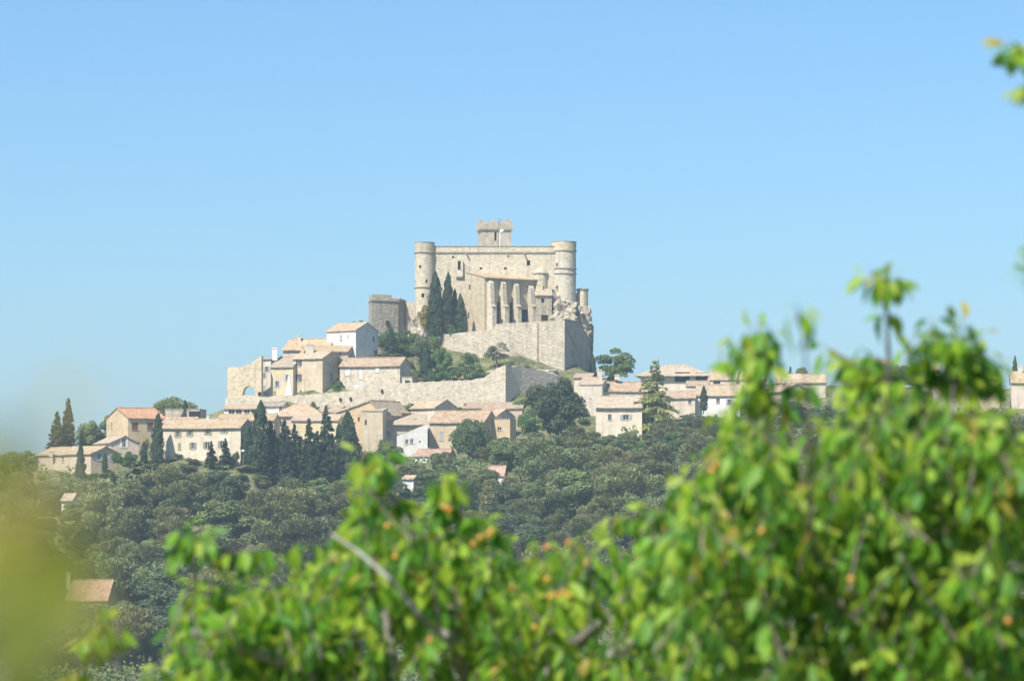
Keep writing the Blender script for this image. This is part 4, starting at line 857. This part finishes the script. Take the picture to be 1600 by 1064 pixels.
tree('green', 828, 636, 806, 48, 'fresh green shrub left of the big dark pine', 690)
tree('round', 733, 644, 806, 78, 'dense round green tree in the middle of the village')
tree('round', 263, 612, 835, 60, 'broad oak on the skyline behind the salmon roof', 672)
tree('round', 290, 621, 836, 46, 'smaller oak on the skyline right of the broad one', 672)
tree('bronze', 104, 617, 800, 34, 'tall bronze tinted cypress on the left skyline', 712)
tree('bronze', 90, 640, 797, 34, 'shorter bronze tinted cypress left of the tall one', 705)
tree('round', 143, 649, 806, 58, 'dark green oak right of the bronze cypresses', 722)
tree('oak', 170, 645, 810, 34, 'small oak behind the cream gable', 700)
tree('round', 50, 698, 792, 54, 'low green tree on the far left skyline', 750)
tree('round', 12, 697, 786, 64, 'leftmost green tree on the skyline', 760)
tree('cypress', 244.5, 646, 768, 18, 'dark cypress at the left end of the long white house')
tree('cypress', 289, 625, 806, 10, 'thin cypress in front of the low stone terrace house', 662)
tree('cypress', 225, 690, 768, 10, 'small cypress left of the dark cypress', 722)
tree('bush_yellow', 231, 683, 772, 12, 'yellow-green shrub beside the low pink house', 705)
tree('cypress', 126, 692, 762, 15, 'cypress before the left end of the low pink house')
tree('cypress', 163.5, 708, 762, 9, 'tiny cypress before the pink gable', 738)
for px, tp, w in ((185, 702, 24), (203, 700, 26), (196, 716, 20)): tree('bush', px, tp, 764, w, 'green garden shrub around the low pink house', 732, 'shrubs around the low pink house')
tree('fir', 331, 686, 765, 24, 'small dark fir before the long white house, left of pair'); tree('fir', 352, 682, 765, 30, 'small dark fir before the long white house, right of pair')
tree('bush_dark', 367, 700, 766, 16, 'dark shrub at the right corner of the long white house')
tree('cypress', 387, 662, 768, 18, 'green cypress left of the tallest conifer spire')
tree('cypress', 405, 627, 764, 27, 'pointed cypress spire left of the dark conifer clump')
for k, (kd, px, tp, w, Y) in enumerate((('fir', 425, 654, 44, 768), ('fir', 446, 651, 46, 769), ('fir', 462, 657, 40, 767), ('fir', 484, 648, 46, 770), ('fir', 509, 626, 54, 772), ('fir', 527, 654, 42, 768), ('fir', 497, 668, 50, 763), ('fir', 438, 672, 50, 763), ('fir', 468, 676, 52, 761), ('fir', 522, 676, 46, 762), ('fir', 416, 682, 40, 761), ('fir', 484, 690, 50, 758), ('fir', 450, 690, 50, 758), ('fir', 510, 694, 50, 758))):
    tree(kd, px, tp, Y, w, 'tallest fir of the dark conifer clump' if tp == 626 else 'dark fir crowded in the conifer clump below the pink house', None, None if tp == 626 else 'dark conifer clump')
tree('cypress', 541, 645, 768, 42, 'wide dark cypress at the right end of the conifer clump')
tree('dark', 608, 682, 800, 62, 'dark bushy tree before the cream tower house', 748)
tree('dark', 1086, 641, 826, 96, 'wide dark tree before the slim clipped cypress', 712)
tree('dark', 1032, 656, 822, 64, 'dark tree at the foot of the yellow-green cedar', 722)
tree('oak', 985, 668, 818, 60, 'green tree below the cream house with twin roofs', 735)
tree('pine', 908, 664, 806, 92, 'broad grey-green pine right under the big dark pine', 745)
tree('pine', 800, 678, 803, 70, 'grey-green pine below the tan house by the big pine', 745)
tree('oak', 690, 703, 800, 56, 'green tree right of the low white shed', 745)
tree('dark', 1225, 622, 840, 90, 'dark tree under the grey gabled house', 690)
tree('dark', 1290, 626, 842, 80, 'dark tree right of the grey gabled house', 690)
tree('bush_dark', 588, 642, 838, 20, 'dark creeper bush on the orange gable', 668)
for px, tp, w, Y in ((702, 712, 62, 792), (748, 704, 66, 796), (662, 728, 60, 786), (838, 688, 70, 800), (636, 742, 54, 776), (566, 706, 44, 790)): tree(rng.choice(['pine', 'oak']), px, tp, Y, w, 'tall tree below the village standing before the lower houses', 775, 'tall trees before the lower houses')
for k in range(20):
    px = 470 + k * 17 + rng.uniform(-6, 6); tree(rng.choice(['bush_dark', 'bush', 'bush_olive']), px, rng.uniform(625, 635), 850.5 if px < 760 else 848, rng.uniform(14, 26), 'shrub growing at the foot of the rampart', 646, 'shrubs at the rampart foot')
for px, tp in ((878, 474), (897, 482), (912, 488)): tree('bush_olive', px, tp, 902.5, 11, 'scrubby tuft on the rock below the broad tower', tp + 12, 'tufts on the castle rock')
tree('bush', 812, 618, 846, 30, 'green shrub where the rampart turns away', 645)
tree('bush', 640, 628, 849, 22, 'green shrub at the rampart foot left of the cream gable', 646)
tree('cypress', 1177, 566, 868, 13, 'pointed cypress on the skyline behind right cherry shoots', 610)
tree('fir', 1235, 571, 884, 20, 'dark conifer on the ridge behind the gabled house', 610); tree('oak', 1255, 570, 886, 34, 'rounded tree on the ridge right of the dark conifer', 612)
tree('cypress', 1585, 556, 874, 8, 'thin cypress at the right picture edge', 605)
for px, tp in ((1330, 563), (1405, 566), (1425, 568), (1540, 575)): tree('oak', px, tp, 884, 40, 'ridge tree glimpsed behind the right cherry shoots', 612, 'ridge trees at right')
# --- shrubs among the village houses
nb = 0
for k in range(400):
    Y = rng.uniform(800, 852); px = rng.uniform(330, 1180); x = X(px, Y)
    if any((x - fx) ** 2 + (Y - fy) ** 2 < (fr_ + 1.2) ** 2 for fx, fy, fr_ in FOOT): continue
    z = gz_at(x, Y); top = HZ - (z + 2.0) / Y * F
    put(rng.choice(['bush_dark', 'bush_dark', 'bush_olive', 'bush']), x, Y, z - .1, rng.uniform(1.3, 2.6), rng.uniform(2, 3.4), 'small shrub in the gardens between village houses', 'garden shrubs'); nb += 1
    if nb >= 45: break
# --- wood on the slope
ENV = [(-60, 708), (0, 716), (50, 738), (100, 741), (150, 742), (195, 733), (235, 722), (260, 716), (330, 722), (395, 738), (440, 742), (540, 733), (565, 708), (600, 696), (640, 712), (690, 710), (725, 694), (770, 684), (805, 672), (830, 668), (880, 674), (925, 668), (960, 676), (990, 672), (1040, 652), (1100, 642), (1150, 634), (1200, 620), (1290, 616), (1400, 618), (1450, 622), (1520, 632), (1660, 625)]
EXx = [e[0] for e in ENV]; EXy = [e[1] for e in ENV]
HIDE = [(60, 180, 668, 893, 936), (92, 114, 738, 772, 784), (758, 792, 772, 724, 738), (628, 646, 768, 742, 757), (640, 700, 808, 690, 716)]
pts_ = []; tries = 0; cnt = {}
def busy(x, Y): return any((x - fx) ** 2 + (Y - fy) ** 2 < (fr_ * .55 + 2.0) ** 2 for fx, fy, fr_ in FOOT)
cand = []
while tries < 6000:
    tries += 1; Y = rng.uniform(606, 812); px = rng.uniform(-40, 1640); x = X(px, Y)
    if any((x - a_) ** 2 + ((Y - b_) * .85) ** 2 < 6.5 ** 2 for a_, b_ in pts_) or busy(x, Y): continue
    pts_.append((x, Y)); cand.append((x, Y, px))
zz_ = terrain(np.array([c_[0] for c_ in cand]), np.array([c_[1] for c_ in cand]))
for (x, Y, px), z in zip(cand, zz_):
    h = rng.choice([rng.uniform(7.5, 10), rng.uniform(10, 14.5)]); w = h * rng.uniform(.95, 1.3); hw = w / 2 / Y * F
    lim = float(np.mean([np.interp(px + q * hw, EXx, EXy) for q in (-.6, -.3, 0, .3, .6)])) + rng.uniform(-3, 9)
    for (p0, p1, yb, q0, q1) in HIDE:
        if Y < yb and p0 - hw * .8 < px < p1 + hw * .8: lim = max(lim, q1 + rng.uniform(-10, 4))
    h = min(h, (HZ - lim) / F * Y - z)
    if h < 1.3: continue
    ptop = HZ - (z + h) / Y * F                  # crowns wholly behind the near cherry trees are left out
    if (px > 300 and ptop > np.interp(px, [300, 540, 560, 640, 760, 830, 880, 930, 1060, 1100, 1150, 1230, 1300, 1650], [960, 930, 850, 840, 860, 920, 930, 900, 850, 780, 700, 720, 660, 650])): continue
    side = 'left below the white houses' if px < 420 else ('in the middle below the village' if px < 800 else 'right below the cedar')
    if h < 3.4:
        put(rng.choice(['bush_dark', 'bush_dark', 'bush_olive', 'bush']), x, Y, z - .2, h, rng.uniform(3.5, 5.5), f'shrub at the edge of the wood, {side}', f'wood edge shrubs, {side}'); continue
    w = min(w, h * 1.4)
    kd = rng.choices(['pine', 'oak', 'dark'], [.6, .26, .14])[0]
    if cnt.get(kd, 0) >= 290: kd = 'oak'
    cnt[kd] = cnt.get(kd, 0) + 1
    side += ', near the top' if Y > 765 else (', halfway down' if Y > 700 else ', near the foot')
    nm_ = dict(pine='grey-green pine', oak='green evergreen oak', dark='dark evergreen oak')[kd]
    put(kd, x, Y, z - .2, h, w, f'{nm_} of the slope wood, {side}', f'{nm_}s of the slope wood, {side}')
nt_ = cnt
ns_ = 0
for (pa, pb, ya, yb, n_, lab, grp) in ((60, 425, 750, 776, 110, 'low shrub on the bank under the left white houses', 'bank shrubs under the left houses'), (690, 880, 866, 879, 44, 'low shrub on the bank between rampart and terrace wall', 'bank shrubs above the rampart'), (560, 690, 874, 898, 30, 'low shrub on the slope left of the terrace wall', 'slope shrubs left of the terrace wall'),
        (890, 1180, 818, 850, 22, 'low shrub before the houses right of the castle', 'shrubs before the right houses'), (1180, 1600, 835, 862, 40, 'low shrub on the ridge slope at right', 'ridge slope shrubs at right'), (420, 560, 800, 850, 24, 'low shrub under the rampart near the pink house', 'shrubs near the pink house')):
    for q in range(n_):
        Y = rng.uniform(ya, yb); x = X(rng.uniform(pa, pb), Y)
        if any((x - fx) ** 2 + (Y - fy) ** 2 < 2.6 ** 2 for fx, fy, fr_ in FOOT): continue
        put(rng.choice(['bush_dark', 'bush_dark', 'bush_olive', 'bush']), x, Y, gz_at(x, Y) - .25, rng.uniform(1.2, 2.3), rng.uniform(2.6, 5.0), lab, grp); ns_ += 1
print('wood trees', nt_, 'tries', tries)
# undergrowth covering the slope between the crowns
k = 30000; ux = nr.uniform(-150, 170, k); uy = nr.uniform(560, 812, k); keep_ = np.ones(k, bool)
FT = np.array(FOOT)
for s in range(0, k, 3000):
    d2 = (ux[s:s + 3000, None] - FT[None, :, 0]) ** 2 + (uy[s:s + 3000, None] - FT[None, :, 1]) ** 2; keep_[s:s + 3000] = (d2 > (FT[None, :, 2] + 1.0) ** 2).all(1)
ux, uy = ux[keep_], uy[keep_]; uz = terrain(ux, uy)
cc = np.stack([ux, uy, uz + nr.uniform(.1, 1.3, len(ux))], 1); cc = np.repeat(cc, 4, 0) + nr.normal(0, .45, (len(ux) * 4, 3))
oo = np.tile([0, -.3, .8], (len(cc), 1)); ug = bpy.data.objects.new('undergrowth', cloud_mesh('undergrowth', leaf_cloud(cc, oo, .42, .7), 'leaf_oak')); col.objects.link(ug)
tag(ug, 'low scrub covering the ground of the wooded slope', 'scrub', kind='stuff')

# ================================================================== FOREGROUND CHERRY TREES
def leaf_shape(L, wd, fold, curl):
    segs = [(0, 0), (.22, .72), (.48, 1.0), (.74, .68), (1, 0)]
    mid = []; le = []; ri = []
    for t, w in segs:
        y = L * t; z = -curl * L * t * t
        mid.append((0, y, z))
        if 0 < t < 1: le.append((-wd * w / 2, y, z + fold * wd * w / 2)); ri.append((wd * w / 2, y, z + fold * wd * w / 2))
    v = mid + le + ri
    f = [(0, 1, 5), (1, 2, 6, 5), (2, 3, 7, 6), (3, 4, 7), (0, 8, 1), (1, 8, 9, 2), (2, 9, 10, 3), (3, 10, 4)]
    return np.array(v), f
SHAPES = [leaf_shape(1, .30 + .05 * (i % 5), .15 + .28 * (i % 3) / 2, -.05 + .17 * (i % 4)) for i in range(12)]
TINTS = [(.150, .315, .024), (.110, .265, .024), (.205, .365, .030), (.255, .390, .036), (.075, .205, .030), (.310, .410, .042), (.058, .160, .022), (.36, .30, .05), (.20, .34, .03)]
def leaf_frame(pos, axis, nrm, L):
    y = axis / np.linalg.norm(axis); z = nrm - y * nrm.dot(y); z /= np.linalg.norm(z) + 1e-9; x = np.cross(y, z)
    return np.array([x, y, z]).T * L, pos
def shoot(P0, P1, sag, n):
    P0, P1 = np.array(P0, float), np.array(P1, float); t = np.linspace(0, 1, n)[:, None]
    return P0 * (1 - t) + P1 * t + np.array([0, 0, 1.0]) * (np.sin(t * np.pi) * sag) + np.cumsum(nr.normal(0, .006, (n, 3)), 0)
def leaves_on(path, nleaf, Lm, out, tip=.0, start=.25, bronze=.1, hang=.9):
    n = len(path); ax = path[-1] - path[0]; ax = ax / (np.linalg.norm(ax) + 1e-9)
    for i in range(nleaf):
        s = start + (1 - start) * (i + nr.uniform(0, 1)) / nleaf; q = s * (n - 1); a = int(min(q, n - 2)); p = path[a] + (path[a + 1] - path[a]) * (q - a)
        th = i * 2.4 + nr.uniform(-.5, .5); rad = np.array([math.cos(th), math.sin(th), 0])
        young = s > .9
        axis = rad * .55 + ax * (.5 if young else .1) + np.array([0, 0, -hang * (.5 if young else 1.2)]) + nr.normal(0, .38, 3)
        nrm = rad * .8 + np.array([-.1, -.4, .6]) + nr.normal(0, .38, 3)
        L = Lm * (nr.uniform(.55, 1.0) if nr.uniform() < .55 else nr.uniform(.9, 1.25)) * (.75 if young else 1)
        pet = p + rad * .028 + np.array([0, 0, -.008])
        tint = TINTS[nr.integers(0, 7)] if nr.uniform() > bronze else TINTS[7]
        if young and nr.uniform() < .5: tint = TINTS[5]
        out.append((*leaf_frame(pet, axis, nrm, L), int(nr.integers(0, 12)), tint, p))
def wpn(px, py, Y): return np.array(wp(px, py, Y))
LEAFM = {}
def leaf_obj_mesh(si, ti):
    if (si, ti) not in LEAFM:
        v, f = SHAPES[si]; me = bpy.data.meshes.new('leaf'); me.from_pydata(v.tolist(), [], f); me.materials.append(M['cherry_leaf'])
        at = me.attributes.new('tint', 'FLOAT_COLOR', 'POINT'); at.data.foreach_set('color', np.tile([*TINTS[ti], 1], len(v)).astype(np.float32)); me.shade_smooth(); LEAFM[(si, ti)] = me
    return LEAFM[(si, ti)]
def finish_tree(root, L, nsingle, stuff_name='foliage'):
    o0 = np.array(root.location); 
    def score(l):
        p = l[1]; px = 800 + p[0] / p[1] * F; py = HZ - p[2] / p[1] * F
        ins = -10 < px < 1610 and -10 < py < 1070
        return (0 if ins else 1, p[1])
    L = sorted(L, key=score)
    for (Rm, p, si, tint, _) in L[:nsingle]:
        ob = bpy.data.objects.new('leaf', leaf_obj_mesh(si, TINTS.index(tint))); col.objects.link(ob); ob.parent = root
        m4 = Matrix(((*Rm[0], p[0] - o0[0]), (*Rm[1], p[1] - o0[1]), (*Rm[2], p[2] - o0[2]), (0, 0, 0, 1))); ob.matrix_local = m4
    rest = L[nsingle:]
    if not rest: return
    V = []; Fc = []; Cc = []; n0 = 0
    for (Rm, p, si, tint, _) in rest:
        v, f = SHAPES[si]; V.append(v @ Rm.T + (p - o0)); Fc += [tuple(i + n0 for i in q) for q in f]; n0 += len(v); k = nr.uniform(.85, 1.15); Cc.append(np.tile([tint[0] * k, tint[1] * k, tint[2] * k, 1], (len(v), 1)))
    V = np.concatenate(V); me = bpy.data.meshes.new(stuff_name); me.from_pydata(V.tolist(), [], Fc); me.materials.append(M['cherry_leaf'])
    at = me.attributes.new('tint', 'FLOAT_COLOR', 'POINT'); at.data.foreach_set('color', np.concatenate(Cc).astype(np.float32).ravel()); me.shade_smooth()
    ob = bpy.data.objects.new(stuff_name, me); col.objects.link(ob); ob.parent = root; tag(ob, kind='stuff')
def cherry(label, bpx, Y0, tips, fill, env, Lm, fruit, extra_limbs=(), nsingle=300):
    gx_ = X(bpx, Y0); g0 = gz_at(gx_, Y0); root = thing('cherry_tree', (gx_, Y0, g0), label, 'tree'); L = []
    fork = np.array([gx_, Y0, -1.25]); mb = MB(); mb.tube([(gx_ + .05, Y0, g0 - .3), (gx_, Y0, g0), (gx_ - .04, Y0 + .03, (g0 - 1.25) / 2), fork], [.17, .13, .105, .09], 10); mb.build('trunk', 'bark_grey', root)
    lims = []
    for i in range(7):
        px = env[0][0] + (env[-1][0] - env[0][0]) * (i + .5) / 7; e = wpn(px, 1000 + rng.uniform(-40, 60), Y0 + rng.uniform(-1.2, 1.2)); path = shoot(fork, e, .12, 8)
        mb = MB(); mb.tube(path.tolist(), np.linspace(.055, .022, 8).tolist(), 7); mb.build('limb', 'bark_grey', root); lims.append(path)
    for pts2, r0, r1 in extra_limbs:
        path = np.array([wpn(*q) for q in pts2]); mb = MB(); mb.tube(path.tolist(), np.linspace(r0, r1, len(path)).tolist(), 8); mb.build('limb', 'bark_grey', root); lims.append(path)
    nodes = np.concatenate([l[2:] for l in lims])
    tw = MB()
    def grow(tip, nleaf, bronze=.03, sag=.0, start=.2, Ls=1.0, r=.006, hang=.9, base=None):
        b_ = nodes[np.argmin(((nodes - tip) ** 2).sum(1) + np.where(nodes[:, 2] > tip[2] + .1, .6, 0))] if base is None else base
        path = shoot(b_, tip, sag, 9); tw.tube(path.tolist(), np.linspace(r * 1.0, r * .3, 9).tolist(), 5); leaves_on(path, nleaf, Lm * Ls, L, start=start, bronze=bronze, hang=hang); return path
    for (px, py, Y, nl, st) in tips:
        pth = grow(wpn(px, py, Y), nl, start=st)
    ex, ey = [e[0] for e in env], [e[1] for e in env]
    for i in range(fill):
        px = rng.uniform(ex[0], ex[-1]); top = float(np.interp(px, ex, ey)); t0_ = 12 if px < 1100 else 20; py = top + t0_ + (rng.random() ** 1.15) * max(20, 1090 - top - t0_)
        if noise.noise(Vector((px / 95, py / 105, 3.3))) < -.06 and rng.random() < .8: continue
        tip = wpn(px, py, Y0 + rng.uniform(-1.3, 1.5)); base = tip + np.array([rng.uniform(-.22, .22), rng.uniform(-.3, .3), -rng.uniform(.15, .4)])
        grow(tip, rng.randint(13, 20), base=base, start=.05, bronze=.03)
    tw.build('twigs', 'bark', root)['kind'] = 'stuff'
    for (px, py, Y, red) in fruit:
        c = wp(px, py, Y); m2 = MB(); r_ = .0135
        m2.lathe(c, [(.002, c.z - r_)] + [(r_ * math.cos(t_), c.z + r_ * math.sin(t_)) for t_ in np.linspace(-1.2, 1.2, 6)] + [(.002, c.z + r_ * .85)], 10); fo = m2.build('fruit', 'cherry_fruit_red' if red else 'cherry_fruit', root, True)
        m2 = MB(); m2.tube([c + EZ * r_ * .8, c + Vector((.005, .004, .045))], [.0016, .0016], 5); m2.build('stalk', 'bark_grey', fo)
    finish_tree(root, L, nsingle); return root, L
envA = [(235, 1062), (262, 1000), (300, 862), (345, 876), (400, 890), (450, 880), (520, 850), (560, 760), (600, 745), (650, 780), (700, 765), (750, 780), (800, 822), (860, 850), (900, 828), (950, 810), (1000, 802), (1060, 785), (1110, 770), (1150, 750)]
tipsA = [(292, 812, 15.6, 18, .3), (318, 822, 15.7, 16, .3), (335, 850, 15.5, 16, .3), (275, 860, 15.9, 16, .3), (300, 905, 15.6, 20, .2), (380, 868, 15.8, 16, .35), (420, 872, 16, 16, .3), (455, 868, 16, 16, .3), (500, 845, 15.8, 16, .3), (530, 842, 15.6, 16, .3),
         (565, 705, 15.8, 16, .3), (590, 692, 15.7, 20, .25), (612, 712, 15.6, 18, .3), (575, 760, 15.5, 20, .2), (550, 790, 15.7, 18, .2), (670, 742, 15.6, 20, .25), (700, 730, 15.5, 22, .25), (725, 745, 15.8, 18, .3), (690, 790, 15.6, 20, .2), (760, 800, 15.8, 18, .3), (650, 790, 15.9, 16, .3),
         (790, 830, 15.8, 16, .3), (762, 815, 15.4, 14, .4), (835, 862, 15.8, 16, .3), (856, 842, 15.5, 14, .4), (888, 838, 15.6, 14, .4), (870, 905, 15.3, 18, .2), (920, 812, 15.6, 18, .3), (900, 840, 15.8, 16, .3), (960, 808, 15.7, 16, .3), (1000, 790, 15.5, 20, .3), (1040, 800, 15.6, 16, .3), (1075, 742, 15.4, 20, .3), (1092, 752, 15.5, 18, .3),
         (150, 962, 15.8, 16, .55), (172, 965, 15.7, 18, .55), (190, 975, 15.9, 14, .6), (135, 1000, 15.6, 12, .6), (110, 1050, 15.7, 14, .6)]
frA = [(763, 835, 15.2, True), (768, 829, 15.3, False), (750, 840, 15.3, False), (855, 855, 15.3, True), (888, 848, 15.4, True), (872, 929, 15.0, True), (882, 925, 15.0, False), (860, 932, 15.1, False), (890, 930, 15.1, False), (800, 918, 15.2, False), (695, 792, 15.2, False), (702, 796, 15.2, True), (835, 980, 15.1, False), (772, 945, 15.1, False), (605, 822, 15.2, False), (618, 870, 15.2, False), (672, 1000, 15.0, True), (1030, 1010, 15.0, False), (855, 905, 15.1, False), (740, 850, 15.2, True)]
cherry('leafy cherry tree with a bare grey limb spanning the lower middle', 760, 16.4, tipsA, 900, envA, .110, frA,
       extra_limbs=[([(705, 1010, 14.9), (655, 960, 14.4), (610, 905, 14.3), (560, 862, 14.7), (518, 834, 14.8)], .012, .006), ([(840, 1095, 16), (600, 1095, 16), (350, 1085, 15.9), (220, 1075, 15.8), (160, 1020, 15.8)], .02, .005),
                    ([(620, 1050, 16), (590, 900, 16), (585, 770, 15.8)], .022, .006), ([(720, 1050, 16), (700, 900, 16), (700, 800, 15.7)], .022, .006), ([(1050, 1050, 16), (1070, 920, 15.8), (1078, 800, 15.5)], .022, .006), ([(320, 1050, 16), (310, 950, 15.9), (300, 860, 15.7)], .022, .006)])
envB = [(1075, 800), (1100, 690), (1125, 640), (1160, 600), (1200, 610), (1250, 650), (1290, 600), (1330, 600), (1380, 600), (1430, 590), (1480, 565), (1530, 590), (1570, 610), (1620, 620)]
tipsB = [(1160, 500, 13.9, 14, .45), (1185, 492, 13.8, 20, .4), (1212, 510, 13.9, 16, .45), (1148, 560, 13.8, 16, .4), (1175, 590, 13.7, 18, .2), (1125, 640, 13.9, 18, .2), (1115, 690, 13.8, 20, .15), (1140, 700, 13.6, 20, .1),
         (1292, 542, 14.2, 16, .35), (1315, 560, 14.2, 18, .3), (1340, 572, 14.3, 16, .3), (1305, 600, 14, 18, .2), (1365, 425, 13.6, 14, .6), (1385, 418, 13.6, 18, .55), (1400, 436, 13.7, 16, .6), (1395, 500, 13.7, 10, .5), (1425, 520, 14, 16, .3),
         (1440, 545, 14, 16, .3), (1465, 500, 13.8, 18, .4), (1490, 492, 13.7, 20, .35), (1515, 520, 13.8, 18, .3), (1535, 525, 13.9, 14, .4), (1555, 575, 14, 16, .3), (1590, 590, 14, 16, .3), (1360, 560, 14, 16, .3), (1480, 570, 14, 18, .2),
         (1240, 640, 13.9, 14, .3), (1270, 620, 13.9, 14, .35), (1330, 540, 14, 14, .45), (1350, 530, 13.8, 12, .5), (1450, 505, 13.9, 14, .5), (1475, 520, 13.8, 16, .4), (1505, 505, 13.8, 14, .5), (1410, 560, 13.9, 16, .3), (1545, 545, 13.9, 14, .4), (1570, 560, 13.9, 14, .4), (1520, 570, 13.8, 16, .3), (1380, 590, 13.8, 16, .2), (1430, 590, 13.8, 16, .2), (1100, 760, 13.9, 16, .3), (1155, 530, 13.9, 12, .5), (1200, 560, 13.8, 16, .3), (1572, 58, 12.6, 14, .72), (1586, 85, 12.6, 18, .7), (1594, 125, 12.6, 18, .66), (1592, 365, 12.8, 12, .7), (1598, 420, 12.8, 16, .66), (1257, 468, 10.2, 6, .72)]
frB = [(1120, 725, 13.4, False), (1112, 735, 13.4, False), (1330, 905, 13.2, False), (1265, 760, 13.3, False), (1575, 970, 13.2, True), (1190, 830, 13.2, False)]
cherry('taller cherry tree in bright leaf filling the right foreground', 1400, 14.6, tipsB, 1200, envB, .102, frB,
       extra_limbs=[([(1450, 1080, 14.6), (1600, 760, 13.6), (1680, 480, 12.9), (1680, 240, 12.7), (1640, 110, 12.6)], .03, .006), ([(1380, 1060, 14.5), (1300, 900, 14.2), (1220, 750, 14), (1180, 600, 13.8)], .03, .006), ([(1400, 1050, 14.5), (1400, 800, 14), (1390, 600, 13.8), (1385, 480, 13.6)], .03, .005),
                    ([(1430, 1050, 14.5), (1470, 800, 14), (1490, 600, 13.8)], .028, .006), ([(1270, 880, 14), (1264, 700, 11.5), (1258, 540, 10.4)], .012, .003), ([(1150, 900, 14), (1130, 760, 13.9)], .016, .006)])
# --- close blurred spray of yellowing leaves at the left edge
YN = 1.62; zg = gz_at(X(-40, YN), YN); sp = thing('leafy_shoot', (X(-60, YN), YN, zg), 'close blurred shoot of yellow-green leaves at the left edge', 'plant')
stem = [Vector((X(-60, YN), YN, zg - .05)), Vector((X(-90, YN), YN, (zg + Z(1064, YN)) / 2)), wp(-30, 1064, YN), wp(15, 880, YN), wp(50, 740, YN), wp(76, 655, YN)]
mb = MB(); mb.tube(stem, [.006, .005, .0035, .003, .002, .001], 6); mb.build('stem', 'bark_grey', sp)
TINTS += [(.31, .28, .022), (.22, .235, .016), (.34, .30, .05), (.13, .165, .012)]
L = []
for (px, py, ax_, ay_, Ls, ti) in ((0, 1010, .5, -1, .075, 12), (-20, 940, -.6, .4, .075, 10), (20, 910, .9, -.5, .055, 11), (0, 840, .9, -.3, .055, 9), (-10, 815, -.8, -.5, .06, 10), (15, 790, .7, .2, .04, 11), (0, 1050, .9, -.3, .06, 10), (92, 655, .2, 1, .024, 11), (88, 640, -.3, 1, .014, 9), (30, 745, -.6, .3, .035, 10), (-20, 890, .2, -1, .075, 12), (0, 970, 1, .1, .055, 9),
    (-30, 1070, .6, .7, .075, 12), (-15, 775, -.5, .7, .05, 10), (-20, 1010, .8, .5, .06, 10), (-10, 875, .5, .9, .045, 11), (-40, 960, .7, .6, .075, 10), (20, 875, .8, -.6, .045, 9), (30, 1005, .6, -.9, .04, 12), (-30, 845, .4, -.9, .07, 12), (5, 745, .1, 1, .026, 10), (-15, 745, .5, .6, .035, 12), (40, 830, .9, -.7, .035, 11), (50, 950, .8, -.8, .035, 10)):
    L.append((*leaf_frame(wpn(px, py, YN + rng.uniform(-.06, .06)), np.array([ax_, rng.uniform(-.3, .3), ay_]), np.array([rng.uniform(-.5, .3), -.8, .5]), Ls), int(nr.integers(0, 6)), TINTS[ti], None))
finish_tree(sp, L, 300)

# ================================================================== HAZE
HZB = True
if HZB:
    m = bpy.data.materials.new('haze'); m.use_nodes = True; nt = m.node_tree; nt.nodes.remove(nt.nodes['Principled BSDF'])
    pv = nt.nodes.new('ShaderNodeVolumePrincipled'); pv.inputs['Color'].default_value = (.64, .83, 1, 1); pv.inputs['Density'].default_value = .00015; pv.inputs['Anisotropy'].default_value = .0
    nt.links.new(pv.outputs[0], nt.nodes['Material Output'].inputs['Volume'])
    mb = MB(); mb.box((-1850, -650, -40), EX * 3700, EY * 3100, EZ * 140); M['haze'] = m; hz_ = mb.build('haze', 'haze'); tag(hz_, 'thin pale summer haze over the valley and hill', 'haze', kind='stuff')
